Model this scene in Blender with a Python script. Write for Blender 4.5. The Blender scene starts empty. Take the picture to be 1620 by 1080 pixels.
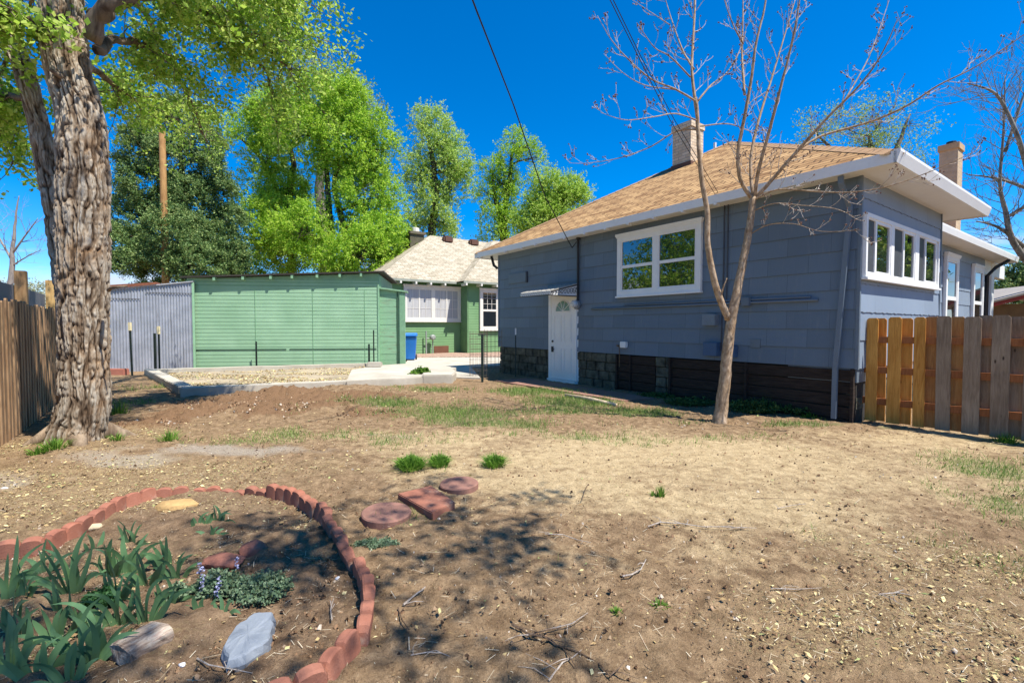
import bpy, bmesh, math, random
import numpy as np
from mathutils import Vector, Matrix, Euler
C = bpy.context.scene.collection
# ---------------------------------------------------------------- camera, sky, sun, exposure
F = 743.0; PITCH = math.radians(1.85); HC = 1.38
scn = bpy.context.scene
cam = bpy.data.cameras.new('camera'); camo = bpy.data.objects.new('camera', cam); C.objects.link(camo)
cam.sensor_width = 36; cam.lens = 36*F/1620; cam.clip_start = .05; cam.clip_end = 2000
camo.location = (0, 0, HC); camo.rotation_euler = (math.pi/2-PITCH, 0, 0)
scn.camera = camo
SUN = Vector((.45, -.285, 1)).normalized()
w = bpy.data.worlds.new('World'); scn.world = w; w.use_nodes = True
nt = w.node_tree; N = nt.nodes; L = nt.links
for n in list(N): N.remove(n)
sky = N.new('ShaderNodeTexSky'); sky.sky_type = 'NISHITA'; sky.sun_disc = False
sky.sun_elevation = math.radians(64.4); sky.sun_rotation = math.radians(115); sky.altitude = 2400
sky.air_density = 1.0; sky.dust_density = .15; sky.ozone_density = 3.5
hs = N.new('ShaderNodeHueSaturation'); hs.inputs['Hue'].default_value = .503; hs.inputs['Saturation'].default_value = 1.48; hs.inputs['Value'].default_value = 1.62
L.new(sky.outputs[0], hs.inputs['Color'])
tc = N.new('ShaderNodeTexCoord'); mp = N.new('ShaderNodeMapping'); mp.inputs['Scale'].default_value = (2.2, 2.2, 9)
L.new(tc.outputs['Generated'], mp.inputs[0])
nz = N.new('ShaderNodeTexNoise'); nz.inputs['Scale'].default_value = 1.6; nz.inputs['Detail'].default_value = 7; nz.inputs['Roughness'].default_value = .62; nz.inputs['Distortion'].default_value = .5
L.new(mp.outputs[0], nz.inputs['Vector'])
sx = N.new('ShaderNodeSeparateXYZ'); L.new(tc.outputs['Generated'], sx.inputs[0])
el = N.new('ShaderNodeMapRange'); el.inputs['From Min'].default_value = .30; el.inputs['From Max'].default_value = .04; el.inputs['To Min'].default_value = -.30; el.inputs['To Max'].default_value = .12
L.new(sx.outputs['Z'], el.inputs['Value'])
ad = N.new('ShaderNodeMath'); ad.operation = 'ADD'; L.new(nz.outputs['Fac'], ad.inputs[0]); L.new(el.outputs[0], ad.inputs[1])
cr = N.new('ShaderNodeMapRange'); cr.inputs['From Min'].default_value = .50; cr.inputs['From Max'].default_value = .66; cr.inputs['To Max'].default_value = .9
L.new(ad.outputs[0], cr.inputs['Value'])
mx = N.new('ShaderNodeMix'); mx.data_type = 'RGBA'; L.new(cr.outputs[0], mx.inputs['Factor'])
L.new(hs.outputs[0], mx.inputs[6]); mx.inputs[7].default_value = (5.6, 6.1, 6.9, 1)
bg = N.new('ShaderNodeBackground'); bg.inputs['Strength'].default_value = .084; L.new(mx.outputs[2], bg.inputs['Color'])
wo = N.new('ShaderNodeOutputWorld'); L.new(bg.outputs[0], wo.inputs[0])
sl = bpy.data.lights.new('sun', 'SUN'); sl.energy = 5.0; sl.angle = math.radians(.53); sl.color = (1, .95, .87)
so = bpy.data.objects.new('sun', sl); C.objects.link(so); so.location = SUN*40; so.rotation_euler = SUN.to_track_quat('Z', 'Y').to_euler()
scn.view_settings.view_transform = 'Standard'; scn.view_settings.look = 'None'; scn.view_settings.gamma = 1
scn.view_settings.exposure = .76
scn.cycles.max_bounces = 7; scn.cycles.transparent_max_bounces = 12

# ---------------------------------------------------------------- measuring: a photo pixel's ray met with real planes
CP, SP = math.cos(PITCH), math.sin(PITCH)
CAMP = Vector((0, 0, HC))
def ray(px, py):
    a = (px-810)/F; b = (540-py)/F
    return Vector((a, CP+b*SP, -SP+b*CP))
def P(px, py, Y):
    d = ray(px, py); return CAMP+d*(Y/d.y)
def G(px, py, z=0.0):
    d = ray(px, py); return CAMP+d*((z-HC)/d.z)
class Frame:                       # a local frame: origin o, local x axis at angle a, z up
    def __init__(s, o, a):
        s.o = Vector(o); s.a = a; s.X = Vector((math.cos(a), math.sin(a), 0)); s.Y = Vector((-math.sin(a), math.cos(a), 0))
    def w(s, x, y, z=0): return s.o+s.X*x+s.Y*y+Vector((0, 0, z))
    def onY(s, px, py, y=0.0):     # hit the plane local y = const -> (x, z)
        d = ray(px, py); r = CAMP-s.o
        t = (y-r.dot(s.Y))/d.dot(s.Y); p = r+d*t
        return p.dot(s.X), CAMP.z+d.z*t
    def onX(s, px, py, x=0.0):
        d = ray(px, py); r = CAMP-s.o
        t = (x-r.dot(s.X))/d.dot(s.X); p = r+d*t
        return p.dot(s.Y), CAMP.z+d.z*t

# ---------------------------------------------------------------- numpy noise
def _h(ix, iy, iz, seed):
    n = (ix.astype(np.int64)*374761393+iy.astype(np.int64)*668265263+iz.astype(np.int64)*2147483647+seed*1274126177) & 0xffffffff
    n = ((n ^ (n >> 13))*1274126177) & 0xffffffff
    n = ((n ^ (n >> 16))*2246822519) & 0xffffffff
    return ((n ^ (n >> 15)) & 0xffffff)/float(0xffffff)
def vn(p, seed=0):
    p = np.asarray(p, float); i = np.floor(p).astype(np.int64); f = p-i; f = f*f*f*(f*(f*6-15)+10)
    r = 0
    for dx in (0, 1):
        for dy in (0, 1):
            for dz in (0, 1):
                wgt = (f[:, 0] if dx else 1-f[:, 0])*(f[:, 1] if dy else 1-f[:, 1])*(f[:, 2] if dz else 1-f[:, 2])
                r = r+wgt*_h(i[:, 0]+dx, i[:, 1]+dy, i[:, 2]+dz, seed)
    return r
def fbm(p, oct=4, seed=0, rough=.5):
    p = np.asarray(p, float); a = 1; s = 0; t = 0
    for k in range(oct):
        s = s+a*vn(p, seed+k*17); t += a; a *= rough; p = p*2.03+11.7
    return s/t
def n2(x, y, sc, oct=4, seed=0):
    x = np.atleast_1d(np.asarray(x, float)); y = np.atleast_1d(np.asarray(y, float))
    return fbm(np.stack([x*sc, y*sc, np.zeros_like(x)+seed*3.3], 1), oct, seed)

# ---------------------------------------------------------------- linking, naming
def link(name, me, m=None, parent=None):
    o = bpy.data.objects.new(name, me); C.objects.link(o)
    if m:
        for q in (m if isinstance(m, (list, tuple)) else [m]): me.materials.append(q)
    if parent: o.parent = parent
    return o
def tag(o, label=None, cat=None, group=None, kind=None):
    if label: o['label'] = label
    if cat: o['category'] = cat
    if group: o['group'] = group
    if kind: o['kind'] = kind
    return o
def thing(name, label, cat, loc=(0, 0, 0), rz=0.0, group=None):
    o = bpy.data.objects.new(name, None); C.objects.link(o); o.location = loc; o.rotation_euler = (0, 0, rz)
    o.empty_display_size = .2
    return tag(o, label, cat, group)
def copy_tree(o, parent=None):
    c = o.copy(); C.objects.link(c); c.parent = parent
    for ch in list(o.children): copy_tree(ch, c)
    return c
class MB:
    def __init__(s): s.v = []; s.f = []; s.mi = []
    def add(s, vs, fs, mi=0):
        b = len(s.v); s.v += [tuple(v) for v in vs]; s.f += [tuple(b+i for i in f) for f in fs]; s.mi += [mi]*len(fs)
    def box(s, x0, x1, y0, y1, z0, z1, mi=0, M=None):
        vs = [Vector((x, y, z)) for z in (z0, z1) for y in (y0, y1) for x in (x0, x1)]
        if M is not None: vs = [M @ v for v in vs]
        s.add(vs, [(0, 2, 3, 1), (4, 5, 7, 6), (0, 1, 5, 4), (2, 6, 7, 3), (0, 4, 6, 2), (1, 3, 7, 5)], mi)
    def prism(s, poly, vec, mi=0):
        n = len(poly); p = [Vector(q) for q in poly]; vec = Vector(vec)
        s.add(p+[q+vec for q in p], [tuple(range(n))[::-1], tuple(range(n, 2*n))]+[(i, (i+1) % n, n+(i+1) % n, n+i) for i in range(n)], mi)
    def tube(s, pts, rad, n=8, mi=0, cap=True):
        pts = [Vector(p) for p in pts]; m = len(pts)
        if not isinstance(rad, (list, tuple, np.ndarray)): rad = [rad]*m
        vs = []; fs = []; up = None
        for i, p in enumerate(pts):
            t = (pts[min(i+1, m-1)]-pts[max(i-1, 0)])
            t = t.normalized() if t.length > 1e-9 else Vector((0, 0, 1))
            if up is None: up = Vector((0, 0, 1)) if abs(t.z) < .9 else Vector((1, 0, 0))
            a = t.cross(up)
            if a.length < 1e-4: a = t.cross(Vector((0, 1, 0)))
            a.normalize(); b = a.cross(t).normalized(); up = b
            for k in range(n):
                q = 2*math.pi*k/n; vs.append(p+(a*math.cos(q)+b*math.sin(q))*rad[i])
        for i in range(m-1):
            for k in range(n):
                fs.append((i*n+k, i*n+(k+1) % n, (i+1)*n+(k+1) % n, (i+1)*n+k))
        if cap: fs.append(tuple(range(n))[::-1]); fs.append(tuple(range((m-1)*n, m*n)))
        s.add(vs, fs, mi)
    def lathe(s, c, prof, n=20, mi=0, axis='z'):
        vs = []; fs = []; c = Vector(c)
        for r, h in prof:
            for k in range(n):
                q = 2*math.pi*k/n; x, y = r*math.cos(q), r*math.sin(q)
                vs.append(c+(Vector((x, y, h)) if axis == 'z' else Vector((x, h, y)) if axis == 'y' else Vector((h, x, y))))
        m = len(prof)
        for i in range(m-1):
            for k in range(n): fs.append((i*n+k, i*n+(k+1) % n, (i+1)*n+(k+1) % n, (i+1)*n+k))
        fs.append(tuple(range(n))[::-1]); fs.append(tuple(range((m-1)*n, m*n)))
        s.add(vs, fs, mi)
    def build(s, name, m, parent=None, smooth=False, bevel=0.0):
        me = bpy.data.meshes.new(name); me.from_pydata(s.v, [], s.f)
        o = link(name, me, m, parent)
        if any(s.mi): me.polygons.foreach_set('material_index', s.mi)
        bm = bmesh.new(); bm.from_mesh(me); bmesh.ops.recalc_face_normals(bm, faces=bm.faces)
        if bevel: bmesh.ops.bevel(bm, geom=[e for e in bm.edges if len(e.link_faces) == 2 and e.calc_face_angle(0) > .6], offset=bevel, segments=2, affect='EDGES', clamp_overlap=True)
        bm.to_mesh(me); bm.free()
        if smooth: me.polygons.foreach_set('use_smooth', [True]*len(me.polygons))
        me.update(); return o
def npmesh(name, V, Fc, m, parent=None, smooth=False, attrs=None):
    V = np.asarray(V, np.float32); Fc = np.asarray(Fc, np.int32); k = Fc.shape[1]
    me = bpy.data.meshes.new(name); me.vertices.add(len(V)); me.vertices.foreach_set('co', V.ravel())
    me.loops.add(Fc.size); me.loops.foreach_set('vertex_index', Fc.ravel())
    me.polygons.add(len(Fc)); me.polygons.foreach_set('loop_start', np.arange(0, Fc.size, k, dtype=np.int32))
    me.polygons.foreach_set('loop_total', np.full(len(Fc), k, np.int32))
    if smooth: me.polygons.foreach_set('use_smooth', np.ones(len(Fc), bool))
    me.update(calc_edges=True)
    for an, av in (attrs or {}).items():
        at = me.attributes.new(an, 'FLOAT', 'POINT'); at.data.foreach_set('value', np.asarray(av, np.float32))
    return link(name, me, m, parent)

# ---------------------------------------------------------------- materials
class NT:
    def __init__(s, name):
        s.m = bpy.data.materials.new(name); s.m.use_nodes = True; s.t = s.m.node_tree; s.N = s.t.nodes; s.L = s.t.links
        s.p = s.N['Principled BSDF']; s.out = s.N['Material Output']
    def n(s, t, **kw):
        q = s.N.new(t)
        for k, v in kw.items():
            if k in q.inputs: q.inputs[k].default_value = v
            else: setattr(q, k, v)
        return q
    def coord(s, which='Object', scale=(1, 1, 1), rot=(0, 0, 0)):
        t = s.n('ShaderNodeTexCoord'); m = s.n('ShaderNodeMapping'); m.inputs['Scale'].default_value = scale; m.inputs['Rotation'].default_value = rot
        s.L.new(t.outputs[which], m.inputs[0]); return m.outputs[0]
    def noise(s, vec, scale, detail=5, rough=.6, dist=0):
        q = s.n('ShaderNodeTexNoise'); q.inputs['Scale'].default_value = scale; q.inputs['Detail'].default_value = detail
        q.inputs['Roughness'].default_value = rough; q.inputs['Distortion'].default_value = dist; s.L.new(vec, q.inputs['Vector']); return q.outputs['Fac']
    def rng(s, v, a, b, c=0, d=1):
        q = s.n('ShaderNodeMapRange'); q.inputs['From Min'].default_value = a; q.inputs['From Max'].default_value = b
        q.inputs['To Min'].default_value = c; q.inputs['To Max'].default_value = d; s.L.new(v, q.inputs['Value']); return q.outputs[0]
    def math(s, op, a, b):
        q = s.n('ShaderNodeMath'); q.operation = op
        for i, v in enumerate((a, b)):
            if isinstance(v, (int, float)): q.inputs[i].default_value = v
            else: s.L.new(v, q.inputs[i])
        return q.outputs[0]
    def mix(s, f, a, b, mode='MIX'):
        q = s.n('ShaderNodeMix'); q.data_type = 'RGBA'; q.blend_type = mode
        if isinstance(f, (int, float)): q.inputs[0].default_value = f
        else: s.L.new(f, q.inputs[0])
        for i, v in ((6, a), (7, b)):
            if isinstance(v, tuple): q.inputs[i].default_value = (*v[:3], 1)
            else: s.L.new(v, q.inputs[i])
        return q.outputs[2]
    def ramp(s, v, stops):
        q = s.n('ShaderNodeValToRGB'); e = q.color_ramp.elements
        while len(e) < len(stops): e.new(.5)
        for k, (p, c) in enumerate(stops): e[k].position = p; e[k].color = (*c[:3], 1)
        s.L.new(v, q.inputs[0]); return q.outputs[0]
    def attr(s, name): q = s.n('ShaderNodeAttribute'); q.attribute_name = name; return q.outputs['Fac']
    def island(s): return s.n('ShaderNodeNewGeometry').outputs['Random Per Island']
    def bump(s, h, strength, dist=.01, normal=None):
        q = s.n('ShaderNodeBump'); q.inputs['Strength'].default_value = strength; q.inputs['Distance'].default_value = dist
        s.L.new(h, q.inputs['Height'])
        if normal is not None: s.L.new(normal, q.inputs['Normal'])
        s.L.new(q.outputs[0], s.p.inputs['Normal']); return q.outputs[0]
    def col(s, c, rough=.8, spec=.3):
        if isinstance(c, tuple): s.p.inputs['Base Color'].default_value = (*c[:3], 1)
        else: s.L.new(c, s.p.inputs['Base Color'])
        s.p.inputs['Roughness'].default_value = rough; s.p.inputs['Specular IOR Level'].default_value = spec; return s.m
def sc3(c, k): return tuple(min(1, x*k) for x in c)
def paint(name, c, rough=.6, var=.15, scale=3, dirt=(.12, .1, .07), dirtamt=.25, bump=.15, bscale=60, stretch=(1, 1, 1), metal=0, spec=.35):
    t = NT(name); v = t.coord(scale=stretch); a = t.noise(v, scale, 6); b = t.noise(v, scale*9, 4)
    c1 = t.mix(t.rng(a, .3, .7), sc3(c, 1-var), sc3(c, 1+var))
    c2 = t.mix(t.math('MULTIPLY', t.rng(b, .52, .78), dirtamt), c1, dirt)
    t.bump(t.noise(v, bscale, 3), bump, .004); t.p.inputs['Metallic'].default_value = metal
    return t.col(c2, rough, spec)
def wood(name, c1, c2, grain=(14, 14, 1.2), rough=.8, bump=.4, knots=True):
    t = NT(name); oi = t.n('ShaderNodeObjectInfo'); tcn = t.n('ShaderNodeTexCoord'); ad = t.n('ShaderNodeVectorMath'); ad.operation = 'ADD'
    cx = t.n('ShaderNodeCombineXYZ'); r = t.math('MULTIPLY', oi.outputs['Random'], 37.0); t.L.new(r, cx.inputs[0]); t.L.new(r, cx.inputs[2])
    t.L.new(tcn.outputs['Object'], ad.inputs[0]); t.L.new(cx.outputs[0], ad.inputs[1])
    m = t.n('ShaderNodeMapping'); m.inputs['Scale'].default_value = grain; t.L.new(ad.outputs[0], m.inputs[0])
    g = t.noise(m.outputs[0], 2.2, 7, .65, 1.2); big = t.noise(ad.outputs[0], 1.7, 3)
    f = t.math('ADD', t.math('MULTIPLY', g, .7), t.math('MULTIPLY', big, .45))
    c = t.mix(t.rng(f, .38, .75), c1, c2)
    if knots:
        vo = t.n('ShaderNodeTexVoronoi'); vo.inputs['Scale'].default_value = 1; m2 = t.n('ShaderNodeMapping'); m2.inputs['Scale'].default_value = (8, 8, 3.0)
        t.L.new(ad.outputs[0], m2.inputs[0]); t.L.new(m2.outputs[0], vo.inputs['Vector'])
        c = t.mix(t.rng(vo.outputs['Distance'], .10, .04), c, sc3(c1, .35))
    t.bump(g, bump, .006); return t.col(c, rough, .2)
def leafmat(name, c1, c2, c3, trans=.45, rough=.6):
    t = NT(name); r = t.island(); v = t.coord(); big = t.noise(v, .55, 2)
    c = t.ramp(t.math('ADD', t.math('MULTIPLY', r, .65), t.math('MULTIPLY', big, .35)), [(.15, c1), (.5, c2), (.85, c3)])
    t.col(c, rough, .3)
    tr = t.n('ShaderNodeBsdfTranslucent'); t.L.new(c, tr.inputs['Color'])
    ms = t.n('ShaderNodeMixShader'); ms.inputs[0].default_value = trans
    t.L.new(t.p.outputs[0], ms.inputs[1]); t.L.new(tr.outputs[0], ms.inputs[2]); t.L.new(ms.outputs[0], t.out.inputs[0]); return t.m
def glass(name, tint=(.02, .025, .03), see=0.0, ior=2.3):
    t = NT(name); v = t.coord(); t.bump(t.noise(v, 1.3, 2), .05, .02)
    t.col(tint, .015, .5); t.p.inputs['IOR'].default_value = ior
    if see:
        fr = t.n('ShaderNodeFresnel'); fr.inputs['IOR'].default_value = 1.6; g = t.n('ShaderNodeBsdfGlossy'); g.inputs['Roughness'].default_value = .02
        tp = t.n('ShaderNodeBsdfTransparent'); tp.inputs[0].default_value = (.85, .87, .87, 1)
        ms = t.n('ShaderNodeMixShader'); t.L.new(fr.outputs[0], ms.inputs[0]); t.L.new(tp.outputs[0], ms.inputs[1]); t.L.new(g.outputs[0], ms.inputs[2]); t.L.new(ms.outputs[0], t.out.inputs[0])
    return t.m
def shingles(name, ca, cb, cm, sx=1.0, rot=0.0, w=.33, h=.14):
    # u = along eave, v = along slope; read from the UV map laid on each roof plane
    t = NT(name); tcn = t.n('ShaderNodeTexCoord'); uv = tcn.outputs['UV']
    br = t.n('ShaderNodeTexBrick'); br.offset = .37; br.inputs['Scale'].default_value = 1; br.inputs['Brick Width'].default_value = w; br.inputs['Row Height'].default_value = h
    br.inputs['Mortar Size'].default_value = .013; br.inputs['Color1'].default_value = (0, 0, 0, 1); br.inputs['Color2'].default_value = (1, 1, 1, 1); br.inputs['Mortar'].default_value = (0, 0, 0, 1); br.inputs['Bias'].default_value = 0
    nz = t.n('ShaderNodeTexNoise'); nz.inputs['Scale'].default_value = 2.5; t.L.new(uv, nz.inputs['Vector'])
    t.L.new(uv, br.inputs['Vector'])
    c = t.mix(br.outputs['Color'], ca, cb)
    gr = t.noise(uv, 90, 2); c = t.mix(t.rng(gr, .3, .7, 0, .5), c, sc3(ca, .55))
    c = t.mix(t.rng(nz.outputs['Fac'], .35, .7, 0, .35), c, sc3(cb, 1.15))
    c = t.mix(t.math('MULTIPLY', br.outputs['Fac'], .95), c, cm)
    # each course is thicker at its lower edge
    sp = t.n('ShaderNodeSeparateXYZ'); t.L.new(uv, sp.inputs[0]); fr = t.math('FRACT', t.math('DIVIDE', sp.outputs['Y'], h), 0)
    hgt = t.math('ADD', t.math('MULTIPLY', t.math('SUBTRACT', 1.0, fr), .8), t.math('MULTIPLY', br.outputs['Color'], .35))
    t.bump(t.math('ADD', hgt, t.math('MULTIPLY', gr, .3)), .9, .014); return t.col(c, .9, .15)
def uvpoly(name, polys, m, parent, thick=.0):
    # polys: list of (verts, uvs)
    me = bpy.data.meshes.new(name); V = []; Fs = []; U = []
    for vs, us in polys:
        b = len(V); V += [tuple(v) for v in vs]; Fs.append(tuple(range(b, b+len(vs)))); U += us
    me.from_pydata(V, [], Fs); ul = me.uv_layers.new(name='UVMap')
    for i, u in enumerate(U): ul.data[i].uv = u
    return link(name, me, m, parent)
def slope_uv(vs, e0, e1, up):
    # u along e0->e1, v up the slope
    e0 = Vector(e0); ax = (Vector(e1)-e0).normalized(); up = (Vector(up)-Vector(up).dot(ax)*ax).normalized()
    return [((Vector(v)-e0).dot(ax), (Vector(v)-e0).dot(up)) for v in vs]
# ================================================================ GROUND
rng = np.random.default_rng(7)
def blobs(x, y, lst):
    m = np.zeros_like(x)
    for px, py, rx, ry, a in lst:
        c = G(px, py); m = np.maximum(m, a*np.exp(-(((x-c.x)/rx)**2+((y-c.y)/ry)**2)))
    return m
def wob(x, y, sc=1.3, seed=3): return n2(x, y, sc, 4, seed)-.5
RING = [(-8, 884), (28, 874), (57, 872), (88, 867), (113, 852), (137, 838), (163, 823), (187, 808), (213, 797), (253, 786), (290, 782), (330, 777), (375, 778), (412, 782), (450, 790), (485, 804), (508, 820), (524, 842), (540, 868), (556, 892), (574, 920), (579, 950), (579, 985), (573, 1020), (554, 1055), (522, 1088), (470, 1118), (410, 1140)]
RW = [G(a, b) for a, b in RING]
RPOLY = [(p.x, p.y) for p in RW]+[(-1.0, .9), (-4.2, .9), (-4.4, 2.4)]
def inring(x, y):
    ins = np.zeros(x.shape, bool); n = len(RPOLY)
    for i in range(n):
        x0, y0 = RPOLY[i]; x1, y1 = RPOLY[(i+1) % n]
        c = ((y0 > y) != (y1 > y)) & (x < (x1-x0)*(y-y0)/((y1-y0) if abs(y1-y0) > 1e-9 else 1e-9)+x0)
        ins ^= c
    return ins
def masks(x, y):
    wn = wob(x, y); wf = wob(x, y, 4.5, 9)
    dug = blobs(x, y, [(430, 640, 2.0, 1.15, 1.3), (560, 630, 1.6, .8, 1.1), (330, 650, 1.0, .9, 1.0), (600, 655, 1.0, .6, .8), (240, 668, .9, .8, .8)])
    dug = np.clip((dug+wn*.7+wf*.4-.38)*3.2, 0, 1)
    sand = blobs(x, y, [(640, 690, 2.2, .7, .7), (1000, 720, 2.6, 1.3, 1.15), (1300, 740, 2.2, 1.3, 1.0), (1200, 790, 1.8, .7, .9), (900, 760, 1.4, .7, 1.0), (760, 700, 1.6, 1.1, .8), (1450, 700, 1.6, .9, .9), (1080, 870, .8, .4, .5)])
    sand = np.clip((sand+wn*.7+wf*.4-.22)*1.35, 0, 1)
    grey = blobs(x, y, [(380, 712, 1.5, .35, 1), (180, 730, 1.1, .35, .95), (600, 690, 1.2, .35, .7), (20, 760, .7, .5, .8)])
    grey = np.clip((grey+wn*.8+wf*.6-.35)*1.4, 0, .85)
    grass = blobs(x, y, [(900, 636, 1.0, .6, 1.5), (1010, 652, .8, .4, 1.4), (850, 620, 1.2, .6, 1.3), (800, 605, .8, .6, .8), (1090, 668, .5, .25, .6), (1300, 672, .9, .22, 1.0), (1400, 678, .6, .2, .8), (1580, 700, .5, .3, .8), (1560, 745, 1.0, .6, .62), (1620, 800, .9, .9, .62), (1500, 765, .5, .3, .5),
        (620, 640, 1.4, .9, .9), (720, 655, 1.7, .8, .95), (560, 690, 1.6, .6, .7), (900, 690, 1.8, .5, .6), (670, 618, 1.4, .5, .75), (500, 690, 1.4, .4, .7), (420, 700, 1.2, .3, .6), (800, 670, 1.6, .5, .85), (1150, 690, 1.5, .3, .5), (1500, 730, 1.4, .5, .55), (250, 612, 1.2, 1.0, .65), (190, 640, .7, .6, .6), (600, 825, .35, .12, .5), (930, 650, 1.8, .6, .8), (1610, 880, .5, .5, .6)])
    grass = np.clip((grass+wn*.9+wf*.7-.36)*1.7, 0, 1)
    lit = blobs(x, y, [(110, 770, 1.8, .9, 1.3), (330, 745, 1.6, .5, .95), (520, 740, 1.3, .4, .6), (230, 690, 1.6, .6, .7), (40, 715, 1.4, .8, .8), (260, 600, 1.8, 1.0, .8), (330, 800, .8, .3, .85), (130, 900, .9, .6, .95), (60, 980, .7, .5, .9), (230, 800, .6, .2, 1.0), (220, 1000, .5, .2, .7), (480, 830, .12, .3, .9), (1450, 980, .8, .35, .95), (1560, 900, .8, .5, .95), (1380, 870, .7, .3, .6), (1290, 1010, .6, .25, .7), (1600, 1010, .5, .4, 1), (505, 880, .15, .35, .8), (60, 1040, .6, .3, .5), (600, 720, 1.2, .4, .4), (590, 990, .2, .4, .4), (650, 650, 1.6, .7, .4)])
    lit = np.clip((lit+wn*.8+wf*.6-.3)*1.7, 0, 1)
    bed = inring(x+wf*.06, y+wf*.06).astype(float)
    # the strip of damp soil and flagstones along the house wall
    return dug, sand, grey, grass, lit, bed
TREE0 = P(112, 690, 5.25)
def gh(x, y):
    sc = np.isscalar(x); x = np.atleast_1d(np.asarray(x, float)); y = np.atleast_1d(np.asarray(y, float))
    dug = blobs(x, y, [(450, 628, .9, .45, 1), (560, 618, 1.0, .4, .8), (400, 650, 1.1, .6, .7), (520, 650, 1.0, .4, .5)])
    z = dug*(.13+.24*(n2(x, y, 2.6, 4, 5)-.35))+.035*(n2(x, y, .45, 3, 1)-.5)
    d = np.hypot(x-TREE0.x, y-TREE0.y); z += .09*np.exp(-(d/.9)**2)
    return float(z[0]) if sc else z
def axis(a, b, d, lo, hi, g=1.09):
    c = list(np.arange(a, b, d)); s = d; v = c[-1]
    while v < hi: s *= g; v += s; c.append(v)
    s = d; v = c[0]; f = []
    while v > lo: s *= g; v -= s; f.append(v)
    return np.array(f[::-1]+c)
def build_ground():
    X = axis(-5.5, 5.6, .03, -600, 600); Y = axis(1.2, 7.4, .026, -300, 900, 1.045)
    gx, gy = np.meshgrid(X, Y); x = gx.ravel(); y = gy.ravel()
    near = (np.abs(x) < 22) & (y < 30) & (y > -6)
    z = np.zeros_like(x); A = [np.zeros_like(x) for _ in range(6)]
    ms = masks(x[near], y[near])
    for k in range(6): A[k][near] = ms[k]
    xn, yn = x[near], y[near]; zz = gh(xn, yn)
    micro = (n2(xn, yn, 3.2, 5, 21)-.5)*.05+(n2(xn, yn, 11, 4, 23)-.5)*.028+np.maximum(n2(xn, yn, 15, 3, 25)-.58, 0)*.10
    cl = np.maximum(n2(xn, yn, 7, 4, 31)-.5, 0)
    zz = zz+micro*(1-.5*ms[1])+ms[0]*cl*.32+ms[5]*np.maximum(n2(xn, yn, 6, 4, 33)-.5, 0)*.12
    zz += np.maximum(n2(xn, yn, 28, 2, 41)-.62, 0)*.06*(1-.6*ms[1])
    z[near] = zz
    nx, ny = len(X), len(Y); idx = np.arange(nx*ny).reshape(ny, nx)
    Fc = np.stack([idx[:-1, :-1].ravel(), idx[:-1, 1:].ravel(), idx[1:, 1:].ravel(), idx[1:, :-1].ravel()], 1)
    t = NT('ground_dirt'); v = t.coord()
    at = [t.attr(k) for k in ('dug', 'sand', 'grey', 'grass', 'litter', 'bed')]
    n1 = t.noise(v, 1.1, 8, .62); n2_ = t.noise(v, 9, 7, .65); n3 = t.noise(v, 55, 5, .7); n4 = t.noise(v, 190, 3, .6)
    base = t.mix(t.rng(n2_, .35, .66), (.175, .112, .060), (.375, .255, .145))
    sandc = t.mix(t.rng(n2_, .32, .66), (.40, .29, .155), (.60, .46, .265))
    c = t.mix(t.rng(t.math('ADD', at[1], t.math('MULTIPLY', t.math('SUBTRACT', n2_, .5), 1.1)), .1, .95), base, sandc)
    c = t.mix(t.rng(t.math('ADD', at[2], t.math('MULTIPLY', t.math('SUBTRACT', n3, .5), .9)), .3, .8), c, (.37, .31, .24))
    c = t.mix(t.rng(t.math('ADD', at[0], t.math('MULTIPLY', t.math('SUBTRACT', n2_, .5), .7)), .35, .75), c, t.mix(t.rng(n3, .35, .65), (.15, .085, .044), (.28, .168, .092)))
    c = t.mix(t.math('MULTIPLY', at[5], .75), c, t.mix(t.rng(n2_, .35, .65), (.13, .08, .048), (.27, .18, .11)))
    c = t.mix(t.math('MULTIPLY', t.rng(t.math('ADD', at[3], t.math('MULTIPLY', t.math('SUBTRACT', n3, .5), 1.2)), .35, .9), .55), c, (.16, .20, .075))
    c = t.mix(t.math('MULTIPLY', at[4], t.rng(n3, .5, .62)), c, (.55, .43, .22))
    # crumbs and stains; the dark specks also paint in the crumbs' small shadows
    c = t.mix(t.rng(n3, .53, .66, 0, .7), c, (.10, .06, .036))
    c = t.mix(t.rng(n4, .62, .72, 0, .55), c, (.62, .52, .36))
    c = t.mix(t.rng(n4, .40, .30, 0, .55), c, (.11, .075, .05))
    b1 = t.bump(n3, .9, .028); b2 = t.bump(n4, .55, .006, b1); t.bump(t.noise(v, 420, 2), .35, .003, b2)
    m = t.col(c, .95, .12)
    o = npmesh('ground', np.stack([x, y, z], 1), Fc, m, smooth=True, attrs=dict(dug=A[0], sand=A[1], grey=A[2], grass=A[3], litter=A[4], bed=A[5]))
    tag(o, 'dry sandy brown yard soil with patches of thin grass', kind='structure')
build_ground()

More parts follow.
